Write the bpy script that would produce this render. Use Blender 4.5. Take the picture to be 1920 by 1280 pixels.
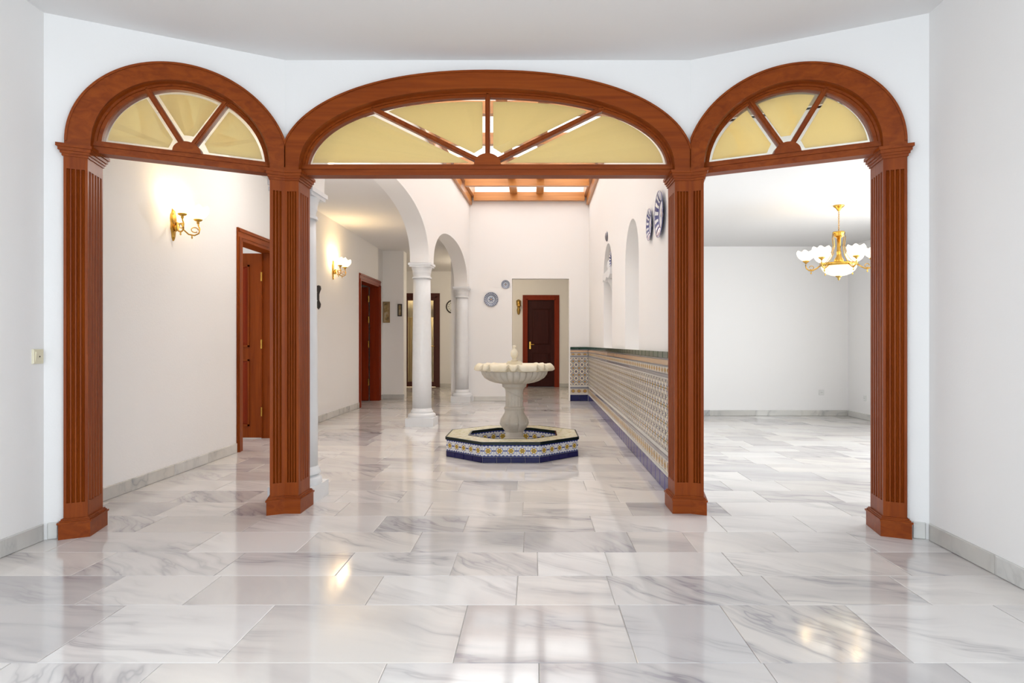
import bpy, bmesh, math, random
from mathutils import Vector, Matrix
random.seed(7)
PI = math.pi
S = bpy.context.scene
COL = S.collection
for o in list(bpy.data.objects): bpy.data.objects.remove(o)

# ------------------------------------------------------------------ camera, world, light, exposure
EYE = 1.05
cam_d = bpy.data.cameras.new('camera'); cam = bpy.data.objects.new('camera', cam_d); COL.objects.link(cam)
cam.location = (0, 0, EYE); cam.rotation_euler = (PI/2, 0, 0)
cam_d.sensor_width = 36; cam_d.lens = 24.0
cam_d.shift_x = -40/1920; cam_d.shift_y = 5/1920
cam_d.clip_start = .05; cam_d.clip_end = 200
S.camera = cam
w = bpy.data.worlds.new('sky'); S.world = w; w.use_nodes = True
bg = w.node_tree.nodes['Background']; bg.inputs[0].default_value = (.72, .84, 1, 1); bg.inputs[1].default_value = 1.0
S.view_settings.view_transform = 'Standard'; S.view_settings.look = 'None'
S.view_settings.gamma = 1; S.view_settings.use_curve_mapping = False
S.view_settings.exposure = 0.12

def area(name, loc, rot, sx, sy, power, col):
    l = bpy.data.lights.new(name, 'AREA'); l.shape = 'RECTANGLE'; l.size = sx; l.size_y = sy
    l.energy = power; l.color = col
    o = bpy.data.objects.new(name, l); COL.objects.link(o); o.location = loc; o.rotation_euler = rot
    return o
area('daylight_skylight', (-.2, 8.53, 4.25), (0, 0, 0), 2.3, 8.0, 200, (1, .93, .85))
area('daylight_terrace_window', (-.25, -3.70, 1.3), (PI/2, 0, 0), 4.2, 2.3, 92, (.88, .945, 1))
area('daylight_lounge_window', (4.72, 6.0, 1.35), (PI/2, 0, PI/2), 2.6, 2.1, 150, (.97, .985, 1))
area('side_fill_left', (-2.86, -1.3, 1.4), (PI/2, 0, -PI/2), 2.6, 1.9, 105, (.88, .945, 1))  # added light from behind the camera, lifts the right side wall
area('side_fill_right', (2.24, -1.3, 1.4), (PI/2, 0, PI/2), 2.6, 1.9, 145, (.88, .945, 1))  # its counterpart, added to lift the left side wall
area('study_fill', (-5.3, 7.2, 1.5), (PI/2, 0, -PI/2), 1.6, 1.4, 30, (1, .96, .9))  # unseen light added so the nearer open door leaf shows

# ------------------------------------------------------------------ node helpers
class NT:
    def __init__(s, name):
        m = bpy.data.materials.new(name); m.use_nodes = True; s.m = m; s.t = m.node_tree
        s.t.nodes.clear(); s.out = s.t.nodes.new('ShaderNodeOutputMaterial')
    def n(s, typ, **kw):
        x = s.t.nodes.new(typ)
        for k, v in kw.items(): setattr(x, k, v)
        return x
    def put(s, sock, v):
        if isinstance(v, bpy.types.NodeSocket): s.t.links.new(v, sock)
        elif isinstance(v, (tuple, list)) and sock.type == 'RGBA' and len(v) == 3: sock.default_value = (*v, 1)
        else: sock.default_value = v
    def math(s, op, a, b=None, c=None):
        x = s.n('ShaderNodeMath', operation=op); s.put(x.inputs[0], a)
        if b is not None: s.put(x.inputs[1], b)
        if c is not None: s.put(x.inputs[2], c)
        return x.outputs[0]
    def vmath(s, op, a, b=None):
        x = s.n('ShaderNodeVectorMath', operation=op); s.put(x.inputs[0], a)
        if b is not None: s.put(x.inputs[1], b)
        return x.outputs[0]
    def mix(s, f, a, b):
        x = s.n('ShaderNodeMix', data_type='RGBA'); s.put(x.inputs[0], f); s.put(x.inputs[6], a); s.put(x.inputs[7], b)
        return x.outputs[2]
    def noise(s, vec, scale, detail=3, rough=.5, dist=0):
        x = s.n('ShaderNodeTexNoise'); s.put(x.inputs['Vector'], vec); x.inputs['Scale'].default_value = scale
        x.inputs['Detail'].default_value = detail; x.inputs['Roughness'].default_value = rough
        x.inputs['Distortion'].default_value = dist
        return x.outputs['Fac']
    def ramp(s, f, stops):
        x = s.n('ShaderNodeValToRGB'); s.put(x.inputs[0], f); e = x.color_ramp.elements
        while len(e) < len(stops): e.new(.5)
        for i, (p, c) in enumerate(stops): e[i].position = p; e[i].color = (*c, 1)
        return x.outputs[0]
    def pos(s): return s.n('ShaderNodeNewGeometry').outputs['Position']
    def coord(s, k): return s.n('ShaderNodeTexCoord').outputs[k]
    def bump(s, h, strength, dist=.01):
        x = s.n('ShaderNodeBump'); s.put(x.inputs['Height'], h); x.inputs['Strength'].default_value = strength
        x.inputs['Distance'].default_value = dist; return x.outputs[0]
    def bsdf(s, col, rough=.5, metal=0, normal=None, coat=0, spec=.5, emit=None, estr=0, coat_rough=.03):
        b = s.n('ShaderNodeBsdfPrincipled'); s.put(b.inputs['Base Color'], col); s.put(b.inputs['Roughness'], rough)
        b.inputs['Metallic'].default_value = metal; b.inputs['Coat Weight'].default_value = coat
        b.inputs['Coat Roughness'].default_value = coat_rough
        b.inputs['Specular IOR Level'].default_value = spec
        if normal is not None: s.put(b.inputs['Normal'], normal)
        if emit: s.put(b.inputs['Emission Color'], emit); b.inputs['Emission Strength'].default_value = estr
        return b.outputs[0]
    def done(s, sh): s.t.links.new(sh, s.out.inputs[0]); return s.m
    def xyz(s, v):
        x = s.n('ShaderNodeSeparateXYZ'); s.put(x.inputs[0], v); return x.outputs

MAT = {}
def plaster(name, c, bump=.12, scale=90):
    t = NT(name); p = t.pos(); h = t.noise(p, scale, 3, .6)
    f = t.noise(p, .9, 2)
    col = t.mix(f, tuple(x*.975 for x in c), c)
    MAT[name] = t.done(t.bsdf(col, .75, normal=t.bump(h, bump, .004), spec=.25))
plaster('plaster', (.885, .872, .86))
plaster('rough_plaster', (.885, .872, .86), .3, 70)
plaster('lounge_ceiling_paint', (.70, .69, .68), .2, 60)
plaster('ceiling_paint', (.84, .83, .825), .08, 120)

def marble(name, light, grey, coat=True, rough=.085):
    t = NT(name); oi = t.n('ShaderNodeObjectInfo').outputs['Random']
    off = t.n('ShaderNodeCombineXYZ'); 
    t.put(off.inputs[0], t.math('MULTIPLY', oi, 57.3)); t.put(off.inputs[1], t.math('MULTIPLY', oi, 91.7)); t.put(off.inputs[2], t.math('MULTIPLY', oi, 33.1))
    p0 = t.pos()
    rot = t.n('ShaderNodeVectorRotate', rotation_type='Z_AXIS'); t.put(rot.inputs['Vector'], p0)
    t.put(rot.inputs['Angle'], t.math('ADD', t.math('MULTIPLY', t.math('FRACT', t.math('MULTIPLY', oi, 17.7)), .9), .15))
    p = t.vmath('ADD', rot.outputs[0], off.outputs[0])
    ps = t.vmath('MULTIPLY', p, (.75, 4.6, 2.0))
    warp = t.noise(p, 1.3, 3, .5)
    wv = t.n('ShaderNodeCombineXYZ'); t.put(wv.inputs[1], t.math('MULTIPLY', warp, 1.9)); t.put(wv.inputs[0], t.math('MULTIPLY', warp, .7))
    pw = t.vmath('ADD', ps, wv.outputs[0])
    n1 = t.noise(pw, .95, 4, .58)
    v1 = t.math('ABSOLUTE', t.math('SUBTRACT', n1, .5))
    vein = t.ramp(v1, [(0, (1, 1, 1)), (.014, (.5,)*3), (.075, (.0,)*3)])
    patch = t.ramp(t.noise(pw, .55, 4, .6), [(.46, (0,)*3), (.78, (1,)*3)])
    gate = t.ramp(t.noise(p, 1.3, 2), [(.42, (0,)*3), (.62, (1,)*3)])
    tint = t.math('MULTIPLY', t.math('POWER', t.math('FRACT', t.math('MULTIPLY', oi, 7.31)), 2.6), .5)
    a = t.math('MULTIPLY', t.math('MULTIPLY', vein, gate), .62)
    b = t.math('MULTIPLY', patch, .42)
    f = t.math('MINIMUM', t.math('ADD', t.math('ADD', a, b), tint), 1.0)
    warmf = t.math('FRACT', t.math('MULTIPLY', oi, 3.77))
    base = t.mix(warmf, light, tuple(x*y for x, y in zip(light, (1.0, .965, .92))))
    col = t.mix(f, base, grey)
    MAT[name] = t.done(t.bsdf(col, rough, spec=.62, coat=0))
marble('marble', (.79, .765, .75), (.34, .325, .345))
marble('marble_skirting', (.67, .665, .64), (.34, .34, .34), False, .25)

def wood(name, dark, light, axis, rough=.32, scale=1.0, coat=.35, spec=.3):
    t = NT(name); p = t.pos(); oi = t.n('ShaderNodeObjectInfo').outputs['Random']
    k = {'z': (26, 26, 1.3), 'x': (1.3, 26, 26), 'y': (26, 1.3, 26)}[axis]
    c = t.n('ShaderNodeCombineXYZ'); t.put(c.inputs[0], t.math('MULTIPLY', oi, 13)); t.put(c.inputs[2], t.math('MULTIPLY', oi, 7))
    q = t.vmath('ADD', t.vmath('MULTIPLY', p, tuple(x*scale for x in k)), c.outputs[0])
    g = t.noise(q, 1.0, 5, .6, .8)
    f = t.ramp(g, [(.22, dark), (.5, tuple((a+b)/2 for a, b in zip(dark, light))), (.8, light)])
    MAT[name] = t.done(t.bsdf(f, rough, normal=t.bump(g, .06, .003), coat=coat, coat_rough=.12, spec=spec))
for ax in 'xyz':
    wood('mahogany_'+ax, (.165, .025, .002), (.31, .066, .007), ax, .38, coat=0, spec=.16)
    wood('pine_'+ax, (.42, .15, .03), (.62, .27, .07), ax, .4)
wood('red_door', (.17, .016, .003), (.28, .034, .006), 'z', .38, coat=0, spec=.14)
wood('dark_door', (.030, .005, .004), (.060, .011, .008), 'z', .45, coat=.0, spec=.15)
wood('wenge', (.06, .012, .007), (.10, .022, .012), 'z', .3)

def plain(name, c, rough=.4, metal=0, **kw):
    t = NT(name); f = t.noise(t.pos(), 14, 2)
    MAT[name] = t.done(t.bsdf(t.mix(f, tuple(x*.92 for x in c), c), rough, metal, **kw))
plain('brass', (.58, .34, .07), .26, 1)
plain('old_brass', (.45, .30, .09), .32, 1)
plain('white_paint', (.80, .81, .82), .35)
plain('switch_cream', (.80, .74, .55), .35)
plain('switch_white', (.80, .80, .78), .3)
plain('cobalt', (.010, .009, .075), .13, spec=.2)
plain('cobalt_sheen', (.05, .042, .20), .16, spec=.2)  # skirting blue made paler and purpler, reflection put into the colour
plain('bottle_green', (.012, .045, .022), .12, spec=.2)
plain('black_green', (.008, .014, .012), .12, spec=.2)
plain('slate_trim', (.20, .19, .22), .2, coat=.3)
plain('grout', (.68, .65, .60), .8)
plain('marble_grout', (.66, .63, .59), .6)
plain('orange_trim', (.62, .38, .20), .2, coat=.3)
plain('dark_frame', (.05, .035, .02), .4)
plain('gilt_frame', (.30, .20, .09), .4)
plain('curtain_cloth', (.62, .50, .28), .9)
plain('lace_cloth', (.85, .78, .60), .9)
plain('iron', (.03, .022, .018), .45)
plain('steel', (.6, .58, .55), .3, 1)

t = NT('stone'); p = t.pos(); g = t.noise(p, 60, 4, .6); st = t.noise(p, 5, 4, .6)
MAT['stone'] = t.done(t.bsdf(t.mix(t.ramp(st, [(.35, (0,)*3), (.7, (1,)*3)]), (.46, .41, .345), (.60, .555, .49)), .8, normal=t.bump(g, .35, .004), spec=.2))
t = NT('stone_rim'); p = t.pos(); g = t.noise(p, 60, 4, .6); st = t.noise(p, 7, 4, .6)
MAT['stone_rim'] = t.done(t.bsdf(t.mix(t.ramp(st, [(.4, (0,)*3), (.7, (1,)*3)]), (.66, .58, .43), (.74, .68, .56)), .8, normal=t.bump(g, .35, .004), spec=.2))

t = NT('frosted_amber')
d = t.n('ShaderNodeBsdfDiffuse'); t.put(d.inputs[0], (.99, .80, .38, 1)); tr = t.n('ShaderNodeBsdfTranslucent'); t.put(tr.inputs[0], (1, .87, .50, 1))
mx = t.n('ShaderNodeMixShader'); mx.inputs[0].default_value = .5; t.t.links.new(d.outputs[0], mx.inputs[1]); t.t.links.new(tr.outputs[0], mx.inputs[2])
gl = t.n('ShaderNodeBsdfGlossy'); gl.inputs['Roughness'].default_value = .35; m2 = t.n('ShaderNodeMixShader'); m2.inputs[0].default_value = .05
t.t.links.new(mx.outputs[0], m2.inputs[1]); t.t.links.new(gl.outputs[0], m2.inputs[2]); MAT['frosted_amber'] = t.done(m2.outputs[0])

def thin_glass(name, tint, refl=.06, trans=0):
    t = NT(name); a = t.n('ShaderNodeBsdfTransparent'); t.put(a.inputs[0], (*tint, 1))
    g = t.n('ShaderNodeBsdfGlossy'); g.inputs['Roughness'].default_value = .02
    m = t.n('ShaderNodeMixShader'); m.inputs[0].default_value = refl
    t.t.links.new(a.outputs[0], m.inputs[1]); t.t.links.new(g.outputs[0], m.inputs[2]); o = m.outputs[0]
    if trans:
        r = t.n('ShaderNodeBsdfTranslucent'); t.put(r.inputs[0], (.95, .95, .93, 1)); m2 = t.n('ShaderNodeMixShader'); m2.inputs[0].default_value = trans
        t.t.links.new(o, m2.inputs[1]); t.t.links.new(r.outputs[0], m2.inputs[2]); o = m2.outputs[0]
    MAT[name] = t.done(o)
thin_glass('clear_glass', (.97, .97, .93))
thin_glass('skylight_glass', (.96, .96, .96), .04, .25)
thin_glass('window_glass', (.97, .98, .98), .05)

t = NT('opal_glass'); a_ = t.bsdf((.95, .92, .85), .3, emit=(1, .87, .64), estr=1.9); b_ = t.n('ShaderNodeBsdfTransparent'); m_ = t.n('ShaderNodeMixShader')
m_.inputs[0].default_value = .35; t.t.links.new(a_, m_.inputs[1]); t.t.links.new(b_.outputs[0], m_.inputs[2]); MAT['opal_glass'] = t.done(m_.outputs[0])
t = NT('opal_bowl'); MAT['opal_bowl'] = t.done(t.bsdf((.9, .85, .7), .3, emit=(1, .82, .48), estr=.55))

# ---- painted majolica: pattern laid out on each tile's own square (Generated coordinates)
CREAM = (.72, .65, .52); BLUE = (.030, .045, .20); YEL = (.60, .36, .04); OCH = (.40, .16, .03); GRN = (.08, .15, .05); PALE = (.70, .70, .72)
def majolica(name, kind, ground):
    t = NT(name); g = t.xyz(t.coord('Generated'))
    x = t.math('MULTIPLY', t.math('SUBTRACT', g[0], .5), 2); z = t.math('MULTIPLY', t.math('SUBTRACT', g[2], .5), 2)
    def polar(x, z):
        return t.math('SQRT', t.math('ADD', t.math('MULTIPLY', x, x), t.math('MULTIPLY', z, z))), t.math('ARCTAN2', z, x)
    lt = lambda a, b: t.math('LESS_THAN', a, b)
    near = lambda a, b, w_: lt(t.math('ABSOLUTE', t.math('SUBTRACT', a, b)), w_)
    cosn = lambda th, k, ph=0: t.math('COSINE', t.math('ADD', t.math('MULTIPLY', th, k), ph))
    r, th = polar(x, z)
    c = t.mix(t.noise(t.pos(), 40, 2), tuple(v*.93 for v in ground), ground)
    if kind == 'field':
        ax = t.math('ABSOLUTE', x); az = t.math('ABSOLUTE', z)
        rc, tc = polar(t.math('SUBTRACT', 1.0, ax), t.math('SUBTRACT', 1.0, az))
        c = t.mix(near(r, t.math('ADD', .70, t.math('MULTIPLY', cosn(th, 4), .14)), .07), c, BLUE)
        c = t.mix(lt(rc, t.math('ADD', .36, t.math('MULTIPLY', cosn(tc, 8), .09))), c, (.50, .36, .11))
        c = t.mix(near(rc, .26, .06), c, BLUE); c = t.mix(lt(rc, .16), c, BLUE)
        c = t.mix(lt(r, t.math('ADD', .42, t.math('MULTIPLY', cosn(th, 8), .12))), c, BLUE)
        c = t.mix(lt(r, t.math('ADD', .26, t.math('MULTIPLY', cosn(th, 6), .09))), c, YEL)
        c = t.mix(lt(r, .11), c, OCH)
        c = t.mix(t.math('MULTIPLY', lt(t.math('MINIMUM', ax, az), .06), t.math('GREATER_THAN', r, .52)), c, GRN)
    elif kind == 'medallion':
        z2 = t.math('MULTIPLY', z, 1.15)
        r, th = polar(x, z2); az = t.math('ABSOLUTE', z)
        c = t.mix(t.math('GREATER_THAN', t.math('ADD', az, t.math('MULTIPLY', cosn(x, 9.4), .08)), .80), c, BLUE)
        c = t.mix(t.math('MULTIPLY', lt(az, .09), t.math('GREATER_THAN', r, .7)), c, BLUE)
        c = t.mix(lt(r, t.math('ADD', .70, t.math('MULTIPLY', cosn(th, 8), .06))), c, BLUE)
        c = t.mix(lt(r, t.math('ADD', .60, t.math('MULTIPLY', cosn(th, 8), .05))), c, ground)
        c = t.mix(lt(r, t.math('ADD', .48, t.math('MULTIPLY', cosn(th, 6), .10))), c, YEL)
        c = t.mix(near(r, .26, .05), c, GRN); c = t.mix(lt(r, .12), c, OCH)
    elif kind == 'border':
        c = t.mix(t.math('GREATER_THAN', t.math('ABSOLUTE', z), .84), c, PALE)
        c = t.mix(lt(r, t.math('ADD', .62, t.math('MULTIPLY', cosn(th, 4), .18))), c, YEL)
        c = t.mix(near(r, .62, .07), c, BLUE); c = t.mix(near(r, .34, .07), c, OCH); c = t.mix(lt(r, .16), c, GRN)
    elif kind == 'rim':
        c = t.mix(t.ramp(t.noise(t.pos(), 26, 3, .6), [(.5, (0,)*3), (.62, (1,)*3)]), c, (.52, .50, .28))
        c = t.mix(t.ramp(t.noise(t.vmath('ADD', t.pos(), (3, 5, 1)), 30, 3, .6), [(.58, (0,)*3), (.66, (.7,)*3)]), c, (.50, .32, .14))
    elif kind == 'plate':
        pass
    MAT[name] = t.done(t.bsdf(c, .24, spec=.25))
majolica('azulejo_field', 'field', CREAM)
majolica('azulejo_medallion', 'medallion', (.66, .66, .68))
majolica('azulejo_border', 'border', (.68, .58, .42))
majolica('azulejo_rim', 'rim', (.72, .66, .48))

def plate_mat(name, ground, ink, k, lobes):
    t = NT(name); g = t.xyz(t.coord('Object'))
    x, z = g[0], g[1]
    r = t.math('SQRT', t.math('ADD', t.math('MULTIPLY', x, x), t.math('MULTIPLY', z, z))); th = t.math('ARCTAN2', z, x)
    cs = t.math('COSINE', t.math('MULTIPLY', th, lobes))
    rim = t.math('MULTIPLY', t.math('GREATER_THAN', r, .62), t.math('GREATER_THAN', t.math('ADD', cs, t.noise(t.coord('Object'), 9, 2)), k))
    edge = t.math('GREATER_THAN', r, .93); ring = t.math('LESS_THAN', t.math('ABSOLUTE', t.math('SUBTRACT', r, .58)), .035)
    fl = t.math('LESS_THAN', r, t.math('ADD', .28, t.math('MULTIPLY', t.math('COSINE', t.math('MULTIPLY', th, 6)), .10)))
    f = t.math('MAXIMUM', t.math('MAXIMUM', rim, edge), t.math('MAXIMUM', ring, fl))
    c = t.mix(f, ground, ink); c = t.mix(t.math('LESS_THAN', r, .12), c, (.50, .34, .20))
    MAT[name] = t.done(t.bsdf(c, .15, coat=.4))
plate_mat('plate_cobalt', (.74, .76, .80), (.05, .06, .22), .35, 14)
plate_mat('plate_bluegrey', (.46, .50, .56), (.12, .15, .24), .5, 22)

t = NT('picture_print'); n1 = t.noise(t.coord('Object'), 9, 4, .6)
MAT['picture_print'] = t.done(t.bsdf(t.ramp(n1, [(.35, (.10, .07, .04)), (.5, (.36, .24, .09)), (.62, (.48, .40, .28)), (.75, (.20, .08, .03))]), .5))
t = NT('clock_face'); g = t.xyz(t.coord('Object'))
r = t.math('SQRT', t.math('ADD', t.math('MULTIPLY', g[0], g[0]), t.math('MULTIPLY', g[1], g[1]))); th = t.math('ARCTAN2', g[1], g[0])
tick = t.math('MULTIPLY', t.math('LESS_THAN', t.math('ABSOLUTE', t.math('SUBTRACT', r, .72)), .10), t.math('GREATER_THAN', t.math('COSINE', t.math('MULTIPLY', th, 12)), .8))
MAT['clock_face'] = t.done(t.bsdf(t.mix(tick, (.80, .80, .74), (.06, .06, .06)), .3))

# ------------------------------------------------------------------ object helpers
def tag(o, label=None, cat=None, group=None, kind=None):
    if label: o['label'] = label
    if cat: o['category'] = cat
    if group: o['group'] = group
    if kind: o['kind'] = kind
    return o
def empty(name, loc=(0, 0, 0), rz=0):
    o = bpy.data.objects.new(name, None); COL.objects.link(o); o.location = loc; o.rotation_euler = (0, 0, rz)
    o.empty_display_size = .1
    return o
def mesh(name, vs, fs, mat, parent=None, smooth=False, kind=None, auto=None):
    me = bpy.data.meshes.new(name); me.from_pydata([tuple(v) for v in vs], [], fs); me.validate(); 
    bm = bmesh.new(); bm.from_mesh(me); bmesh.ops.recalc_face_normals(bm, faces=bm.faces); bm.to_mesh(me); bm.free()
    me.materials.append(MAT[mat])
    if smooth or auto:
        for p in me.polygons: p.use_smooth = True
        if auto: me.set_sharp_from_angle(angle=math.radians(auto))
    o = bpy.data.objects.new(name, me); COL.objects.link(o)
    if parent: o.parent = parent
    if kind: o['kind'] = kind
    return o
class MB:
    def __init__(s): s.v = []; s.f = []
    def add(s, vs, fs):
        k = len(s.v); s.v += [tuple(v) for v in vs]; s.f += [tuple(i+k for i in f) for f in fs]; return s
    def box(s, x0, x1, y0, y1, z0, z1, M=None):
        vs = [Vector((x, y, z)) for z in (z0, z1) for x, y in ((x0, y0), (x1, y0), (x1, y1), (x0, y1))]
        if M: vs = [M @ v for v in vs]
        return s.add(vs, [(3, 2, 1, 0), (4, 5, 6, 7), (0, 1, 5, 4), (1, 2, 6, 5), (2, 3, 7, 6), (3, 0, 4, 7)])
    def prism(s, poly, z0, z1):           # horizontal polygon raised
        n = len(poly)
        return s.add([(*p, z0) for p in poly]+[(*p, z1) for p in poly],
              [tuple(range(n))[::-1], tuple(range(n, 2*n))]+[(i, (i+1) % n, n+(i+1) % n, n+i) for i in range(n)])
    def loft(s, loops, cap=True, closed=True):
        n = len(loops[0]); k = len(s.v)
        for l in loops: s.v += [tuple(p) for p in l]
        for a in range(len(loops)-1):
            for i in range(n if closed else n-1):
                j = (i+1) % n; s.f.append((k+a*n+i, k+a*n+j, k+(a+1)*n+j, k+(a+1)*n+i))
        if cap:
            s.f.append(tuple(k+i for i in range(n))[::-1]); s.f.append(tuple(k+(len(loops)-1)*n+i for i in range(n)))
        return s
    def lathe(s, prof, n=32, c=(0, 0, 0), mod=None, cap=True):
        L = []
        for j, (r, z) in enumerate(prof):
            l = []
            for i in range(n):
                a = 2*PI*i/n; rr, zz = (r, z) if not mod else mod(j, a, r, z)
                l.append((c[0]+rr*math.cos(a), c[1]+rr*math.sin(a), c[2]+zz))
            L.append(l)
        return s.loft(L, cap)
    def tube(s, pts, r, n=8):
        pts = [Vector(p) for p in pts]; L = []
        for i, p in enumerate(pts):
            d = (pts[min(i+1, len(pts)-1)]-pts[max(i-1, 0)]).normalized()
            u = d.cross(Vector((0, 0, 1))); 
            if u.length < .05: u = d.cross(Vector((0, 1, 0)))
            u.normalize(); q = d.cross(u); rr = r[i] if isinstance(r, (list, tuple)) else r
            L.append([p+(u*math.cos(2*PI*k/n)+q*math.sin(2*PI*k/n))*rr for k in range(n)])
        return s.loft(L)
    def build(s, name, mat, parent=None, **kw): return mesh(name, s.v, s.f, mat, parent, **kw)
def box(name, x0, x1, y0, y1, z0, z1, mat, parent=None, kind=None):
    return MB().box(x0, x1, y0, y1, z0, z1).build(name, mat, parent, kind=kind)

class Frame:      # a vertical plane: s along it, z up, depth out towards the viewer's side
    def __init__(s, P, Q):
        s.P = Vector(P); d = Vector(Q)-s.P; s.L = d.length; s.d = d/s.L; s.n = Vector((s.d.y, -s.d.x)); s.ang = math.atan2(s.d.y, s.d.x); s.back = None
    def w(s, a, z, dep=0):
        p = s.P+s.d*a+(s.back*-dep if s.back and dep < 0 else s.n*dep); return Vector((p.x, p.y, z))
    def xy(s, a, dep=0):
        p = s.P+s.d*a+(s.back*-dep if s.back and dep < 0 else s.n*dep); return (p.x, p.y)
    def box(s, mb, s0, s1, z0, z1, d0, d1):
        p = [s.w(a, z, d) for z in (z0, z1) for a, d in ((s0, d0), (s1, d0), (s1, d1), (s0, d1))]
        return mb.add(p, [(0, 1, 2, 3), (4, 7, 6, 5), (0, 4, 5, 1), (1, 5, 6, 2), (2, 6, 7, 3), (3, 7, 4, 0)])
    def strip(s, mb, a, b, d0, d1):       # solid between two (s,z) polylines
        L = [[s.w(*p, d1), s.w(*q, d1), s.w(*q, d0), s.w(*p, d0)] for p, q in zip(a, b)]
        return mb.loft(L)
    def poly(s, mb, pts, d0, d1):
        n = len(pts)
        return mb.add([s.w(*p, d0) for p in pts]+[s.w(*p, d1) for p in pts],
              [tuple(range(n)), tuple(range(n, 2*n))[::-1]]+[(i, (i+1) % n, n+(i+1) % n, n+i) for i in range(n)])
def bow(cs, zs, a, b, n=2.0, N=48, lo=-9, hi=9):
    out = []
    for i in range(N+1):
        th = PI*(1-i/N); c, q = math.cos(th), max(math.sin(th), 0)
        out.append((min(max(cs+a*math.copysign(abs(c)**(2/n), c), lo), hi), zs+b*q**(2/n)))
    return out
def inset(pts, d):
    n = len(pts); out = []
    area_ = sum(pts[i][0]*pts[(i+1) % n][1]-pts[(i+1) % n][0]*pts[i][1] for i in range(n)); sg = 1 if area_ > 0 else -1
    for i in range(n):
        p, q, r = Vector(pts[i-1]), Vector(pts[i]), Vector(pts[(i+1) % n])
        e1 = (q-p).normalized(); e2 = (r-q).normalized(); n1 = Vector((-e1.y, e1.x))*sg; n2 = Vector((-e2.y, e2.x))*sg
        m = (n1+n2); k = max(m.dot(n1), .35)
        out.append(tuple(q+m*(d/k)))
    return out

# unit bevelled tile shared by all wall tiles: x 0..1, z 0..1, out along -y
def unit_tile(mat, name='tile'):
    e = .035
    def ring(y, k): return [(k, y, k), (1-k, y, k), (1-k, y, 1-k), (k, y, 1-k)]
    v = ring(0, 0)+ring(-.75, 0)+ring(-1, e); f = []
    for a in (0, 4):
        for i in range(4): f.append((a+i, a+(i+1) % 4, a+4+(i+1) % 4, a+4+i))
    f.append((8, 9, 10, 11)); f.append((3, 2, 1, 0))
    me = bpy.data.meshes.new(name); me.from_pydata(v, [], f); me.materials.append(MAT[mat])
    bm = bmesh.new(); bm.from_mesh(me); bmesh.ops.recalc_face_normals(bm, faces=bm.faces); bm.to_mesh(me); bm.free()
    return me
TILE = {}
def wall_tile(name, F, s0, s1, z0, z1, dep, th, mat, parent, gap=.003):
    if mat not in TILE: TILE[mat] = unit_tile(mat, name)
    o = bpy.data.objects.new(name, TILE[mat]); COL.objects.link(o)
    o.location = F.w(s0+gap/2, z0+gap/2, dep); o.rotation_euler = (0, 0, F.ang); o.scale = (s1-s0-gap, th, z1-z0-gap)
    o.parent = parent
    return o

# ------------------------------------------------------------------ the plan (metres; camera at the origin looking along +Y)
CEIL = 2.83
A, B, C_, D = (-2.629, 3.666), (-1.555, 4.28), (.986, 4.28), (2.129, 3.672)
FL, FC, FR = Frame(A, B), Frame(B, C_), Frame(C_, D)
FL.back = Vector((-.18, 1)); FR.back = Vector((.10, 1))       # the side openings are cut nearly parallel to the hall
SPR = 2.15                       # springing of the wooden arches
ZC = 2.13                        # top of the pilaster capitals
XL = -2.88                       # corridor wall
FA = Frame((-1.665+.0385*4.44, 4.44), (-1.665+.0385*12.6, 12.6))     # arcade face (s measured from Y=4.44)
FD = Frame((1.03, 12.6), (.957, 4.49))                               # dado wall face, s from the far end
YE = 12.6                        # end wall of the atrium
YF = 16.7                        # wall with the entrance door
SKYZ = 3.66

# ---- floor: grout bed plus marble tiles
floor = box('floor', -5.6, 5.0, -3.6, 18.6, -.06, -.004, 'marble_grout', kind='structure')
rows = [2.25, 2.75, 3.097, 3.446, 3.818, 4.174]
y = 2.25
while y > -3.5: y -= .37; rows.insert(0, y)
while rows[-1] < 18.2: rows.append(rows[-1]+.36)
fixed = {2.25: [-1.64, -1.04, -.265, .343, .75, 1.254, 1.85], 2.75: [-1.85, -1.415, -.6775, -.07, .331, 1.033, 1.609],
         3.097: [-2.1, -1.45, -.9, -.38, .02, .36, .95, 1.72], 3.446: [-1.75, -1.2, -.62, -.05, .52, .83, 1.34, 1.75]}
def unit_floor_tile():
    e = .004
    def ring(z, k): return [(-.5+k, -.5+k, z), (.5-k, -.5+k, z), (.5-k, .5-k, z), (-.5+k, .5-k, z)]
    v = ring(-.02, 0)+ring(-.0012, 0)+ring(0, e); f = [(0, 3, 2, 1), (8, 9, 10, 11)]
    for a in (0, 4):
        for i in range(4): f.append((a+i, a+(i+1) % 4, a+4+(i+1) % 4, a+4+i))
    me = bpy.data.meshes.new('floor_tile'); me.from_pydata(v, [], f); me.materials.append(MAT['marble']); return me
ft = unit_floor_tile(); tiles = []
for y0, y1 in zip(rows[:-1], rows[1:]):
    x = -5.6+random.uniform(0, .5); xs = [x]
    fx = fixed.get(round(y0, 3), None)
    while x < 5.0:
        x += random.choice([.42, .5, .55, .6, .6, .68, .74])
        xs.append(x)
    if fx: xs = [q for q in xs if q < fx[0]-.4]+fx+[q for q in xs if q > fx[-1]+.4]
    xs = [-5.6]+[q for q in xs if -5.3 < q < 4.75]+[5.0]
    for x0, x1 in zip(xs[:-1], xs[1:]): tiles.append((x0, x1, y0, y1))
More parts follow.
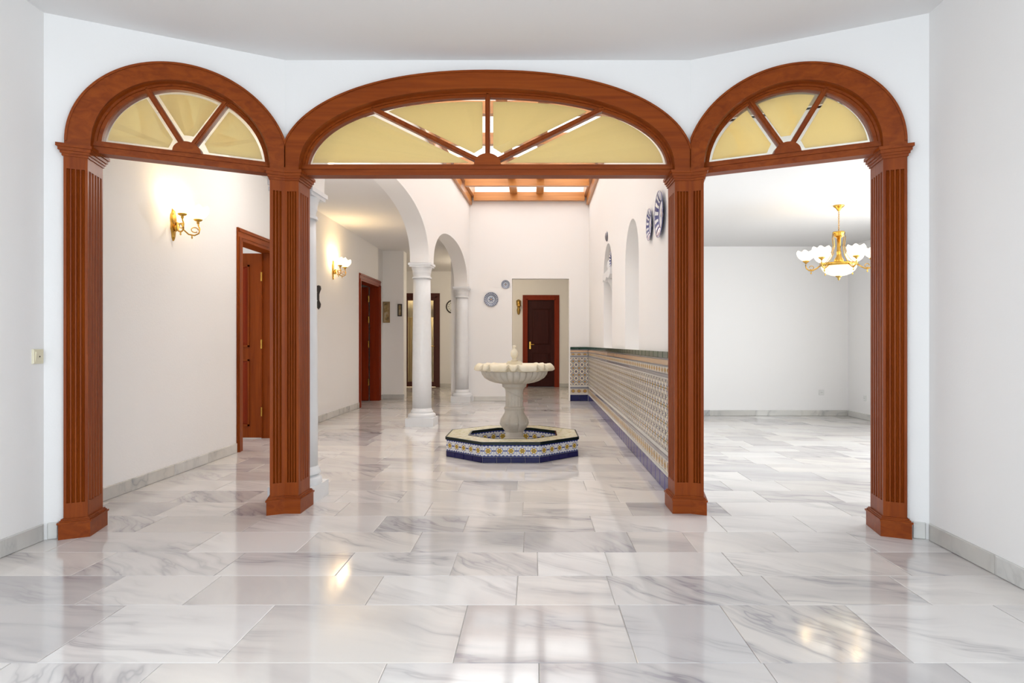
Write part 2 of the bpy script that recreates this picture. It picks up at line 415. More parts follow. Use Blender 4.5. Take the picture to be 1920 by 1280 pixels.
def shown(tl):
    cx, cy = (tl[0]+tl[1])/2, (tl[2]+tl[3])/2
    if cy < 1.9: return 0
    u = 1000+1280*cx/cy
    if u < -60 or u > 1980: return 0
    if cy > 4.4 and (cx < XL-.3 or cx > 4.7): return 0
    if cy > 10.2 and cx > 1.3: return 0
    if cy > 5 and 1000 < u < 1325 and cx > 1.2: return 0
    return (tl[1]-tl[0])*(tl[3]-tl[2])/cy**3
tiles.sort(key=shown, reverse=True)
rest = MB()
for i, (x0, x1, y0, y1) in enumerate(tiles):
    g = .0022
    if i < 300 and shown((x0, x1, y0, y1)) > 0:
        o = bpy.data.objects.new('floor_tile', ft); COL.objects.link(o); o.parent = floor
        o.location = ((x0+x1)/2, (y0+y1)/2, 0); o.scale = (x1-x0-g, y1-y0-g, 1)
    else: rest.box(x0+g/2, x1-g/2, y0+g/2, y1-g/2, -.02, 0)
rest.build('floor_tile', 'marble', floor, kind='stuff')

# ---- front room shell
def struct(name, mb, mat, **kw): return mb.build(name, mat, kind='structure', **kw)
XR0 = 2.129-.03*(3.672+3.5)
m = MB()
FSL = Frame((-2.50, -3.5), (-2.629, 3.666)); FSR = Frame(D, (XR0, -3.5))
for q in ((0, .9, 0, CEIL), (3.5, FSL.L, 0, CEIL), (.9, 3.5, 0, .45), (.9, 3.5, 2.35, CEIL)): FSL.box(m, *q, -.22, 0)
struct('wall_left', m, 'plaster')
m = MB(); kR = FSR.L-3.5
for q in ((0, kR, 0, CEIL), (kR+2.6, FSR.L, 0, CEIL), (kR, kR+2.6, 0, .45), (kR, kR+2.6, 2.35, CEIL)): FSR.box(m, *q, -.2, 0)
struct('wall_right', m, 'plaster')
m = MB(); m.box(-2.75, -2.35, -3.6, -3.5, 0, CEIL); m.box(1.85, 2.2, -3.6, -3.5, 0, CEIL); m.box(-2.35, 1.85, -3.6, -3.5, 2.45, CEIL); struct('wall_back', m, 'plaster')
m = MB(); m.prism([(-2.75, -3.6), (2.3, -3.6), (2.3, 3.84), (1.1, 4.36), (-1.75, 4.36), (-2.75, 3.84), (-2.82, 3.55)], CEIL, CEIL+.12); struct('ceiling', m, 'ceiling_paint')
win = empty('window_1', (-.25, -3.55, 0)); win['kind'] = 'structure'
m = MB()
for x0, x1 in ((-2.1, -2.03), (-1.085, -1.015), (-.035, .035), (1.015, 1.085), (2.03, 2.1)): m.box(x0, x1, -.03, .03, 0, 2.45)
m.box(-2.1, 2.1, -.03, .03, 0, .1); m.box(-2.1, 2.1, -.03, .03, 2.38, 2.45); m.build('window_frame', 'white_paint', win)
for x0 in (-2.03, -1.015, .035, 1.085): MB().box(x0, x0+.95, -.004, .004, .1, 2.38).build('pane', 'window_glass', win)

for nm, F, k in (('fill_window_left', FSL, .9), ('fill_window_right', FSR, FSR.L-3.5)):  # unseen side windows, added to carry the extra light on the side walls
    win = empty(nm, F.w(k+1.3, .45, -.1), F.ang); win['kind'] = 'structure'
    m = MB()
    for x0, x1 in ((-1.3, -1.24), (-.03, .03), (1.24, 1.3)): m.box(x0, x1, -.03, .03, 0, 1.9)
    m.box(-1.3, 1.3, -.03, .03, 0, .06); m.box(-1.3, 1.3, -.03, .03, 1.84, 1.9); m.build('window_frame', 'white_paint', win)
    for x0 in (-1.24, .03): MB().box(x0, x0+1.21, -.004, .004, .06, 1.84).build('pane', 'window_glass', win)

# ---- bay wall with the three wooden arches
ARCH = {'L': (FL, .6765, .4635, .430, 2.0, .120, .10), 'C': (FC, 1.265, 1.170, .492, 2.2, .122, .112), 'R': (FR, .583, .492, .432, 2.0, .118, .10)}
def bay_wall(name, key, ends):
    F, cs, a, b, n, cw, ch = ARCH[key]; m = MB()
    hole = [(cs-a-.05, ZC)]+bow(cs, SPR, a+.05, b+.05, n)+[(cs+a+.05, ZC)]
    hole[0] = (hole[1][0], ZC); hole[-1] = (hole[-2][0], ZC)
    top = [(p[0], CEIL) for p in hole]
    F.strip(m, hole[1:-1], top[1:-1], -.15, 0)
    for s0, s1, z0, z1 in ends: F.box(m, s0, s1, z0, z1, -.15, 0)
    struct(name, m, 'plaster')
e = .05
bay_wall('wall_front_left', 'L', [(0, .088, 0, ZC), (.0, .6765-.4635-e, ZC, CEIL), (.6765+.4635+e, FL.L, ZC, CEIL)])
bay_wall('wall_front', 'C', [(0, 1.265-1.17-e, ZC, CEIL), (1.265+1.17+e, FC.L, ZC, CEIL)])
bay_wall('wall_front_right', 'R', [(0, .583-.492-e, ZC, CEIL), (.583+.492+e, FR.L, ZC, CEIL), (1.192, FR.L, 0, ZC)])

def fanlight(name, key, spokes, label):
    F, cs, a, b, n, cw, ch = ARCH[key]
    c0 = F.w(cs, ZC, 0); root = empty(name, c0)
    parts = []
    def P(mb, nm, mat, par=None, **kw):
        o = mb.build(nm, mat, None, **kw); o.data.transform(Matrix.Translation(-c0)); o.parent = par or root; return o
    lo, hi = .0, F.L-.0
    if key == 'L': lo, hi = -9, F.L-.009
    if key == 'C': lo, hi = .009, F.L-.009
    if key == 'R': lo, hi = .009, 9
    inn = bow(cs, SPR, a, b, n, 64); out = bow(cs, SPR, a+cw, b+ch, n, 64, lo, hi)
    inn = [(inn[0][0], ZC)]+inn+[(inn[-1][0], ZC)]; out = [(out[0][0], ZC)]+out+[(out[-1][0], ZC)]
    m = MB(); F.strip(m, inn, out, .0, .034)
    P(m, 'arch_casing', 'mahogany_x', auto=40)
    edge = bow(cs, SPR, a+cw, b+ch, n, 64, lo, hi); e0 = bow(cs, SPR, a+cw-.012, b+ch-.012, n, 64, lo, hi)
    m = MB(); F.strip(m, e0, edge, .034, .041); P(m, 'casing_bead', 'mahogany_x', auto=40)
    inn2 = bow(cs, SPR, a+.03, b+.03, n, 64); inn2 = [(inn2[0][0], ZC)]+inn2+[(inn2[-1][0], ZC)]
    m = MB(); F.strip(m, inn, inn2, -.17, .0); P(m, 'arch_lining', 'mahogany_x', auto=40)
    # fixed light: curved frame, transom, hub and spokes
    fw = .030
    f0 = bow(cs, SPR, a-fw, b-fw, n, 64); f1 = bow(cs, SPR, a, b, n, 64)
    m = MB(); F.strip(m, f0, f1, -.085, -.045); P(m, 'light_frame', 'mahogany_x', auto=40)
    g0 = bow(cs, SPR, a-.012, b-.012, n, 64)
    m = MB(); F.strip(m, g0, f1, -.045, -.033); P(m, 'frame_bead', 'mahogany_x', auto=40)
    zt = 2.186
    m = MB(); F.box(m, cs-a, cs+a, 2.118, zt, -.13, -.035); F.box(m, cs-a, cs+a, 2.155, 2.172, -.035, -.025); P(m, 'transom', 'mahogany_x')
    hr = .075 if key != 'C' else .085
    hub = [(cs-hr*1.15, zt-.004)]+[(cs+hr*math.cos(PI*(1-i/16)), zt+hr*.82*math.sin(PI*(1-i/16))) for i in range(17)]+[(cs+hr*1.15, zt-.004)]
    m = MB(); F.poly(m, hub, -.09, -.028); P(m, 'hub', 'mahogany_x')
    def ray(ang):
        lo_, hi_ = .02, 2.5
        for _ in range(40):
            mid = (lo_+hi_)/2; s_, z_ = mid*math.cos(ang)/(a-fw*.6), (zt+mid*math.sin(ang)-SPR)/(b-fw*.6)
            if abs(s_)**n+max(z_, 0)**n < 1: lo_ = mid
            else: hi_ = mid
        return lo_
    for ang in spokes:
        r1 = ray(ang)+.012; u = Vector((math.cos(ang), math.sin(ang))); q = Vector((-u.y, u.x)); o = Vector((cs, zt)); hw = .0145
        pts = [tuple(o+u*.04-q*hw), tuple(o+u*r1-q*hw), tuple(o+u*r1+q*hw), tuple(o+u*.04+q*hw)]
        m = MB(); F.poly(m, pts, -.088, -.040)
        pts = [tuple(o+u*.04-q*hw*.45), tuple(o+u*r1-q*hw*.45), tuple(o+u*r1+q*hw*.45), tuple(o+u*.04+q*hw*.45)]
        F.poly(m, pts, -.040, -.033)
        P(m, 'spoke', 'mahogany_z')
    bounds = [0]+sorted(spokes)+[PI]
    for a0, a1 in zip(bounds[:-1], bounds[1:]):
        N = 22; arc = [(a0+(a1-a0)*i/N) for i in range(N+1)]
        outer = [(cs+ray(t_)*math.cos(t_), zt+ray(t_)*math.sin(t_)) for t_ in arc]
        innr = [(cs+hr*.7*math.cos(t_), zt+hr*.55*math.sin(t_)) for t_ in (a1, (a0+a1)/2, a0)]
        pts = outer+innr
        m = MB(); F.poly(m, pts, -.070, -.066); g = P(m, 'pane', 'clear_glass')
        # the frosted field keeps a clear margin on every side
        mg = .034 if key != 'C' else .034
        rr = hr+.035
        fo = []
        for t_ in arc:
            k = ray(t_)-.030
            x_, z_ = cs+k*math.cos(t_), zt+k*math.sin(t_)
            fo.append((x_, z_))
        # clip against the two straight margins
        def dist(p, ang, sg): return sg*(-(p[0]-cs)*math.sin(ang)+(p[1]-zt)*math.cos(ang))
        m0 = mg if a0 > 0 else .020; m1 = mg if a1 < PI else .020
        fo = [p for p in fo if dist(p, a0, 1) >= m0-1e-6 and dist(p, a1, -1) >= m1-1e-6]
        def on_curve(ang, sg, mgn):
            # point along the line parallel to the boundary ray that reaches the arc
            u = Vector((math.cos(ang), math.sin(ang))); q = Vector((-u.y, u.x))*sg; lo_, hi_ = 0, 2.5
            for _ in range(40):
                mid = (lo_+hi_)/2; p = u*mid+q*mgn
                if abs(p.x/(a-fw*.6-.030))**n+max((p.y+zt-SPR)/(b-fw*.6-.030), 0)**n < 1: lo_ = mid
                else: hi_ = mid
            p = u*lo_+q*mgn; return (cs+p.x, zt+p.y)
        def near_hub(ang, sg, mgn):
            u = Vector((math.cos(ang), math.sin(ang))); q = Vector((-u.y, u.x))*sg
            L_ = math.sqrt(max(rr*rr-mgn*mgn, .0001))
            p = u*L_+q*mgn; return (cs+p.x, zt+p.y)
        poly = [on_curve(a0, 1, m0)]+fo[1:-1]+[on_curve(a1, -1, m1), near_hub(a1, -1, m1), near_hub(a0, 1, m0)]
        m = MB(); F.poly(m, poly, -.074, -.070)
        z = P(m, 'frosted_field', 'frosted_amber', g)
    tag(root, label, 'fanlight', 'wooden fanlights of the bay')
d60 = math.radians(58)
fanlight('arched_fanlight', 'L', [d60, PI-d60], 'mahogany semicircular fanlight with three amber panes, over the left opening')
fanlight('arched_fanlight', 'C', [math.radians(26), PI/2, PI-math.radians(26)], 'wide flat-arched mahogany fanlight with four amber panes, over the middle opening')
fanlight('arched_fanlight', 'R', [d60, PI-d60], 'mahogany semicircular fanlight with three amber panes, over the right opening')

def offset_poly(poly, d): return inset(poly, -d)
def fluted(poly, faces, z0, z1, m):
    per = []
    n = len(poly)
    for i in range(n):
        p, q = Vector(poly[i]), Vector(poly[(i+1) % n]); per.append(tuple(p))
        if i in faces:
            k, mg = faces[i]; L = (q-p).length; e_ = (q-p)/L
            ctr = sum((Vector(v) for v in poly), Vector((0, 0)))/n; nn = Vector((-e_.y, e_.x))
            if nn.dot(ctr-p) < 0: nn = -nn
            pitch = (L-2*mg)/k
            for j in range(k):
                c = mg+pitch*(j+.5); hw = pitch*.36; dp = .015
                for a_, b_ in ((-hw, 0), (-hw*.7, dp*.75), (0, dp), (hw*.7, dp*.75), (hw, 0)): per.append(tuple(p+e_*(c+a_)+nn*b_))
    m.loft([[(*p, z0) for p in per], [(*p, z1) for p in per]])
def pilaster(name, poly, faces, label):
    c = sum((Vector(p) for p in poly), Vector((0, 0)))/len(poly); root = empty(name, (c.x, c.y, 0))
    poly = [(p[0]-c.x, p[1]-c.y) for p in poly]
    m = MB(); m.prism(poly, .0, .19); fluted(poly, faces, .19, 2.0, m); m.prism(poly, 2.0, 2.10); m.build('shaft', 'mahogany_z', root)
    m = MB(); m.prism(offset_poly(poly, .017), 0, .082); m.prism(offset_poly(poly, .022), .082, .092); m.prism(offset_poly(poly, .014), .092, .100); m.prism(offset_poly(poly, .009), .100, .108)
    m.build('plinth', 'mahogany_x', root)
    m = MB(); m.prism(offset_poly(poly, .006), 2.066, 2.080); m.prism(offset_poly(poly, .012), 2.080, 2.094); m.prism(offset_poly(poly, .019), 2.094, 2.112); m.prism(offset_poly(poly, .026), 2.112, ZC); m.build('capital', 'mahogany_x', root)
    tag(root, label, 'pilaster', 'fluted pilasters of the bay')
def xx(F, s, dep): return F.xy(s, dep)
dpth = .18
FRT = .034
pilaster('fluted_pilaster', [xx(FL, .09, FRT), xx(FL, .2, FRT), xx(FL, .2, -dpth), xx(FL, .09, -dpth)], {0: (4, .010), 1: (5, .012)},
         'leftmost fluted mahogany pilaster, beside the wall with the light switch')
def corner(F1, F2, dep):
    # intersection of the two offset planes
    p = Vector(F1.xy(0, dep)); q = Vector(F2.xy(0, dep)); a, b = F1.d, F2.d
    k = ((q-p).x*b.y-(q-p).y*b.x)/(a.x*b.y-a.y*b.x); r = p+a*k; return (r.x, r.y)
pilaster('fluted_pilaster', [xx(FL, 1.140, FRT), corner(FL, FC, FRT), xx(FC, .095, FRT), xx(FC, .095, -dpth), xx(FL, 1.140, -dpth)], {0: (3, .016), 1: (4, .012), 2: (4, .025), 4: (4, .025)},
         'fluted mahogany pilaster between left and middle arches, in front of a white column')
pilaster('fluted_pilaster', [xx(FC, 2.435, FRT), corner(FC, FR, FRT), xx(FR, .091, FRT), xx(FR, .091, -dpth), xx(FC, 2.435, -dpth)], {0: (4, .012), 1: (3, .016), 2: (4, .025), 4: (4, .025)},
         'fluted mahogany pilaster between middle and right arches, at the end of tiled wall')
pilaster('fluted_pilaster', [xx(FR, 1.075, FRT), xx(FR, 1.19, FRT), xx(FR, 1.19, -dpth), xx(FR, 1.075, -dpth)], {0: (4, .010), 3: (5, .012)},
         'rightmost fluted mahogany pilaster, beside the chandelier')

# ---- corridor wall with two doorways
def wall_with_doors(name, F, s0, s1, zt, doors, mat, th=.16):
    m = MB(); x = s0
    for a, b, h in doors: F.box(m, x, a, 0, zt, -th, 0); F.box(m, a, b, h, zt, -th, 0); x = b
    F.box(m, x, s1, 0, zt, -th, 0); return struct(name, m, mat)
FW = Frame((XL, 0), (XL, 13.05))          # s equals Y
DOOR1 = (6.71, 7.66, 2.095); DOOR2 = (11.36, 12.72, 2.14)
wall_with_doors('wall_corridor', FW, 3.45, 13.05, CEIL, [DOOR1, DOOR2], 'rough_plaster')
m = MB(); m.box(-3.05, -2.48, 13.05, 13.35, 0, CEIL); struct('wall_pier', m, 'rough_plaster')
m = MB(); m.prism([(-2.98, 3.55), (-2.76, 3.72), (-1.75, 4.365), (-1.44, 4.365), (-1.44, 17.0), (-2.98, 17.0)], CEIL, CEIL+.12); m.box(-4.4, -2.98, 13.0, 17.0, CEIL, CEIL+.12); m.box(-1.44, 1.4, YE+.2, 17.0, CEIL, CEIL+.12); struct('ceiling_corridor', m, 'ceiling_paint')
m = MB(); m.box(-2.92, -2.7, 3.4, 3.62, 0, CEIL); struct('wall_corridor_return', m, 'plaster')

def doorway(name, F, s0, s1, zt, mat_c, th=.16, cw=.09):
    c0 = F.w((s0+s1)/2, 0, 0); root = empty(name, c0); root['kind'] = 'structure'
    def P(m, nm, mat, par=None):
        o = m.build(nm, mat); o.data.transform(Matrix.Translation(-c0)); o.parent = par or root; return o
    for a, b in ((s0-cw, s0), (s1, s1+cw)):
        m = MB(); F.box(m, a, b, 0, zt, .001, .018); q = (a+.012, a+.035) if a < s0 else (b-.035, b-.012); F.box(m, q[0], q[1], 0, zt, .018, .028); P(m, 'door_casing', mat_c+'z' if mat_c[-1] == '_' else mat_c)
    m = MB(); F.box(m, s0-cw, s1+cw, zt, zt+cw, .001, .018); F.box(m, s0-cw+.012, s1+cw-.012, zt+cw-.035, zt+cw-.012, .018, .028); P(m, 'door_head_casing', mat_c+'y' if mat_c[-1] == '_' else mat_c)
    for a, b in ((s0-.001, s0+.03), (s1-.03, s1+.001)):
        m = MB(); F.box(m, a, b, 0, zt, -th, .012); P(m, 'jamb', mat_c+'z' if mat_c[-1] == '_' else mat_c)
    m = MB(); F.box(m, s0, s1, zt-.03, zt+.001, -th, .012); P(m, 'head_jamb', mat_c+'y' if mat_c[-1] == '_' else mat_c)
    return root, c0, P
def door_leaf(root, c0, F, s0, s1, z0, z1, dep, mat, panels, handle=None, th=.04, panel_mat=None):
    m = MB(); F.box(m, s0, s1, z0, z1, dep-th, dep); leaf = m.build('leaf', mat); leaf.data.transform(Matrix.Translation(-c0)); leaf.parent = root
    def P(m, nm, mat_): o = m.build(nm, mat_); o.data.transform(Matrix.Translation(-c0)); o.parent = leaf; return o
    for a, b, c, d_ in panels:
        m = MB(); t_ = .018
        F.box(m, a, b, c, c+t_, dep, dep+.012); F.box(m, a, b, d_-t_, d_, dep, dep+.012); F.box(m, a, a+t_, c, d_, dep, dep+.012); F.box(m, b-t_, b, c, d_, dep, dep+.012)
        P(m, 'panel_moulding', mat)
        m = MB(); e_ = .05
        pa = [F.w(a+t_, c+t_, dep), F.w(b-t_, c+t_, dep), F.w(b-t_, d_-t_, dep), F.w(a+t_, d_-t_, dep)]
        pb = [F.w(a+e_, c+e_, dep+.009), F.w(b-e_, c+e_, dep+.009), F.w(b-e_, d_-e_, dep+.009), F.w(a+e_, d_-e_, dep+.009)]
        m.loft([pa, pb]); P(m, 'raised_panel', panel_mat or mat)
    if handle:
        s_, z_ = handle; m = MB(); F.box(m, s_-.02, s_+.02, z_-.09, z_+.09, dep, dep+.006)
        m.tube([F.w(s_, z_+.02, dep), F.w(s_, z_+.02, dep+.05), F.w(s_+.10, z_+.02, dep+.055)], .009); P(m, 'handle', 'brass')
    return leaf
r1, c1, P1 = doorway('door_1', FW, *DOOR1, 'mahogany_')
Flf = Frame((-3.86, 7.60), (-3.05, 7.60))     # leaf swung into the room, its face towards the camera
door_leaf(r1, c1, Flf, 0, .835, .01, 2.06, 0, 'mahogany_z', [(.10, .70, 1.02, 1.93), (.10, .70, .14, .88)], (.07, 1.0), panel_mat='red_door')
m = MB()
for z_ in (.3, 1.05, 1.8): m.lathe([(.009, z_-.05), (.009, z_+.05)], 10, (-3.022, 7.59, 0))
o = m.build('hinge', 'brass'); o.data.transform(Matrix.Translation(-c1)); o.parent = r1
r2, c2, P2 = doorway('door_2', FW, *DOOR2, 'red_door')
Flf = Frame((-3.98, 12.58), (-3.07, 12.58))
door_leaf(r2, c2, Flf, 0, .935, .01, 2.10, 0, 'red_door', [(.12, .78, 1.02, 1.96), (.12, .78, .14, .88)], (.07, 1.0))
for z_ in (.35, 1.05, 1.5, 1.88):
    m = MB(); m.lathe([(.012, z_-.06), (.012, z_+.06)], 10, (-3.035, 12.57, 0)); o = m.build('hinge', 'brass'); o.data.transform(Matrix.Translation(-c2)); o.parent = r2
# rooms behind the two doors
m = MB(); m.box(-5.45, -5.35, 5.4, 9.2, 0, .8); m.box(-5.45, -5.35, 5.4, 9.2, 2.2, 2.75); m.box(-5.45, -5.35, 5.4, 6.4, .8, 2.2); m.box(-5.45, -5.35, 8.0, 9.2, .8, 2.2)
m.box(-5.45, XL-.16, 5.3, 5.4, 0, 2.75); m.box(-5.45, XL-.16, 9.2, 9.3, 0, 2.75); struct('wall_study', m, 'plaster')
m = MB(); m.box(-5.45, XL-.16, 5.3, 9.3, 2.6, 2.7); struct('ceiling_study', m, 'ceiling_paint')
m = MB(); m.box(-4.6, -4.5, 10.2, 13.3, 0, 2.7); m.box(-4.5, XL-.16, 10.2, 10.3, 0, 2.7); m.box(-4.5, -3.05, 13.2, 13.3, 0, 2.7); struct('wall_store', m, 'plaster')
m = MB(); m.box(-4.6, XL-.16, 10.2, 13.3, 2.6, 2.7); struct('ceiling_store', m, 'ceiling_paint')

# ---- arcade: wall on two arches, three columns
ARC_SPR = 2.09; ZTOP = 3.95
def arcade():
    m = MB(); sy = lambda Y: Y-4.44
    a1 = bow(sy(6.76), ARC_SPR, 1.93, .645, 2.5, 48); a2 = bow(sy(10.68), ARC_SPR, 1.66, .615, 2.25, 40)
    FA.strip(m, a1, [(p[0], ZTOP) for p in a1], -.24, 0); FA.strip(m, a2, [(p[0], ZTOP) for p in a2], -.24, 0)
    FA.box(m, 0, a1[0][0], ARC_SPR, ZTOP, -.24, 0); FA.box(m, a1[-1][0], a2[0][0], ARC_SPR, ZTOP, -.24, 0); FA.box(m, a2[-1][0], FA.L+.05, ARC_SPR, ZTOP, -.24, 0)
    struct('wall_arcade', m, 'plaster', auto=30)
arcade()
def column(x, y, rz, label, r=.118, zb=0, h=.18):
    root = empty('column', (x, y, 0), rz)
    MB().box(-h, h, -h, h, 0, .105).build('plinth', 'marble_skirting' if zb else 'white_paint', root)
    m = MB(); m.lathe([(h*.98, .105), (h*.99, .12), (h*.99, .14), (h*.93, .155), (h*.80, .165), (r*1.22, .175), (r*1.22, .185), (r*1.12, .20), (r*1.04, .225)], 40)
    m.build('base', 'white_paint', root, auto=50)
    m = MB(); m.lathe([(r*1.04, .225), (r*1.05, .6), (r*1.02, 1.1), (r*.96, 1.6), (r*.93, 1.895)], 40); m.build('shaft', 'white_paint', root, smooth=True)
    m = MB(); m.lathe([(r*.93, 1.895), (r*1.05, 1.897), (r*1.05, 1.915), (r*.95, 1.92), (r*.96, 1.955), (r*1.02, 1.965), (r*1.02, 1.985), (r*1.02, 1.99), (r*1.10, 2.025), (r*1.16, 2.04)], 40)
    a = .136; m.box(-a, a, -a, a, 2.04, 2.062); m.box(-a-.012, a+.012, -a-.012, a+.012, 2.062, ARC_SPR); m.build('capital', 'white_paint', root, auto=40)
    tag(root, label, 'column', 'columns of the arcade')
ca = FA.ang-PI/2
for Yc, lab in ((4.64, 'white column right behind the wooden pilaster left of the middle opening'), (8.85, 'free-standing white column in the middle, between the two white arches'), (12.48, 'white column standing against the far atrium wall beside the round plates')):
    p = FA.w(Yc-4.44, 0, -.12); column(p.x+(.012 if Yc < 5 else 0), p.y, ca, lab, h=.152 if Yc < 5 else .18)

# ---- front upper wall of the atrium and pier behind the bay wall
m = MB(); m.box(-1.75, 1.25, 4.37, 4.44, 2.68, ZTOP); struct('wall_atrium_front', m, 'plaster')
# ---- tiled wall with two niches
def niche_wall():
    m = MB(); th = .30
    N1 = (12.6-7.30, 12.6-6.30, 1.0, 1.86, .43); N2 = (12.6-9.75, 12.6-8.62, 1.0, 1.98, .42)
    x = -.2
    for s0, s1, zb, sp, b in (N2, N1):
        FD.box(m, x, s0, 0, ZTOP, -th, 0); FD.box(m, s0, s1, 0, zb, -th, 0)
        ar = bow((s0+s1)/2, sp, (s1-s0)/2, b, 2, 32)
        FD.strip(m, ar, [(p[0], ZTOP) for p in ar], -th, 0)
        FD.box(m, s0-.01, s1+.01, zb, sp+b+.02, -th, -.20); x = s1
    FD.box(m, x, 7.1, 0, ZTOP, -th, 0); FD.box(m, 7.1, FD.L-.02, 0, ZTOP, -.13, 0)
    struct('wall_tiled', m, 'plaster', auto=30)
niche_wall()
# ---- end wall with the passage
m = MB(); OP = (-.394, .66, 2.26)
m.box(-1.52, OP[0], YE, YE+.22, 0, ZTOP); m.box(OP[0], OP[1], YE, YE+.22, OP[2], ZTOP); m.box(OP[1], 1.33, YE, YE+.22, 0, ZTOP); struct('wall_end', m, 'plaster')
# ---- far wall, entrance door and glazed door
FF = Frame((-4.4, YF), (1.4, YF)); so = lambda X: X+4.4
ED = (so(-.17), so(.545), 2.16); GD = (so(-3.17), so(-2.36), 2.22)
wall_with_doors('wall_far', FF, 0, 5.8, CEIL, [GD, ED], 'plaster', .2)
m = MB(); m.box(1.33, 1.43, YE+.2, YF, 0, CEIL); struct('wall_vestibule', m, 'plaster')
m = MB(); m.box(-4.45, -4.35, 13.3, YF, 0, CEIL); m.box(-4.4, -3.04, 13.22, 13.34, 0, CEIL); struct('wall_passage', m, 'plaster')
r3, c3, P3 = doorway('door_3', FF, *ED, 'red_door', .2)
door_leaf(r3, c3, FF, ED[0]+.03, ED[1]-.03, .01, ED[2]-.03, -.06, 'dark_door', [(ED[0]+.13, ED[1]-.13, 1.02, 1.93), (ED[0]+.13, ED[1]-.13, .2, .85)], (ED[0]+.09, 1.02))
m = MB(); m.box(-.4, .8, YF+.3, YF+.34, 0, 2.4); struct('wall_entrance_outer', m, 'plaster')
r4, c4, P4 = doorway('door_4', FF, *GD, 'wenge', .2, .075)
def glazed_leaf(s0, s1):
    m = MB(); z0, z1 = .01, GD[2]-.03; b = .06
    FF.box(m, s0, s0+b, z0, z1, -.08, -.04); FF.box(m, s1-b, s1, z0, z1, -.08, -.04); FF.box(m, s0+b, s1-b, z0, z0+.12, -.08, -.04); FF.box(m, s0+b, s1-b, z1-.07, z1, -.08, -.04)
    lf = P4(m, 'leaf', 'wenge')
    m = MB(); FF.box(m, s0+b, s1-b, z0+.12, z1-.07, -.062, -.058); o = P4(m, 'pane', 'window_glass', lf)
    m = MB(); m.tube([FF.w(s1-.03, 1.0, -.04), FF.w(s1-.03, 1.0, .01), FF.w(s1-.12, 1.0, .012)], .009); P4(m, 'handle', 'brass', lf)
mid = (GD[0]+GD[1])/2
glazed_leaf(GD[0]+.03, mid); glazed_leaf(mid, GD[1]-.03)
m = MB(); m.box(-4.4, -1.2, 18.4, 18.5, 0, 2.7); m.box(-4.4, -4.3, YF+.2, 18.4, 0, 2.7); m.box(-1.3, -1.2, YF+.2, 18.4, 0, 2.7); struct('wall_parlour', m, 'plaster')
m = MB(); m.box(-4.4, -1.2, YF+.2, 18.5, 2.6, 2.7); struct('ceiling_parlour', m, 'ceiling_paint')
def curtain(x0, x1, z0, z1, y, mat, name, label, k):
    N = 64; top = []; bot = []
    vs = []; fs = []
    for i in range(N+1):
        x = x0+(x1-x0)*i/N; d = .028*math.sin(i/N*2*PI*k)
        vs += [(x, y+d, z0), (x, y+d, z1), (x, y+d+.006, z0), (x, y+d+.006, z1)]
        if i: a, b = 4*(i-1), 4*i; fs += [(a, b, b+1, a+1), (a+2, a+3, b+3, b+2), (a+1, b+1, b+3, a+3), (a, a+2, b+2, b)]
    tag(mesh(name, vs, fs, mat, None, smooth=True), label, 'curtain')
curtain(-3.30, -2.96, .06, 2.0, 17.25, 'curtain_cloth', 'curtain', 'ochre pleated curtain behind the left leaf of the dark glazed door', 6)
curtain(-3.40, -2.10, 1.72, 2.22, 17.12, 'lace_cloth', 'lace_valance', 'pale lace valance hanging at the top of the dark glazed door', 14)
curtain(-2.62, -2.46, .06, 2.0, 17.25, 'lace_cloth', 'curtain', 'pale curtain seen just right of the middle column through glazed door', 3)

# ---- skylight over the atrium
def skylight():
    root = empty('skylight', (-.1, 8.5, SKYZ)); root['kind'] = 'structure'; c = Vector((-.1, 8.5, SKYZ))
    def P(m, nm, mat): o = m.build(nm, mat); o.data.transform(Matrix.Translation(-c)); o.parent = root; return o
    m = MB(); FA.box(m, .0, FA.L, 3.62, 3.76, 0, .05); FA.box(m, 0, FA.L, 3.76, 3.95, 0, .10); P(m, 'side_beam', 'pine_y')
    m = MB(); FD.box(m, .0, FD.L, 3.62, 3.76, 0, .05); FD.box(m, 0, FD.L, 3.76, 3.95, 0, .10); P(m, 'side_beam', 'pine_y')
    ys = [12.53, 11.38, 10.2, 9.02, 7.84, 6.66, 5.48, 4.49]
    xl = lambda Y: -1.665+.0385*Y+.09; xr = lambda Y: 1.03-.0089*(12.6-Y)-.09
    for Y in ys:
        m = MB(); m.box(xl(Y), xr(Y), Y-.05, Y+.05, 3.68, 3.83); P(m, 'cross_beam', 'pine_x')
    for X in (-.36, .12):
        m = MB(); m.box(X-.065, X+.065, 4.44, 12.58, 3.80, 3.93); P(m, 'rafter', 'pine_y')
    for Y0, Y1 in zip(ys[1:], ys[:-1]):
        Ym = (Y0+Y1)/2
        for a, b in ((xl(Ym)-.02, -.34), (-.34, .10), (.10, xr(Ym)+.02)):
            m = MB(); m.box(a, b, Y0, Y1, 3.932, 3.942); P(m, 'pane', 'skylight_glass')
skylight()

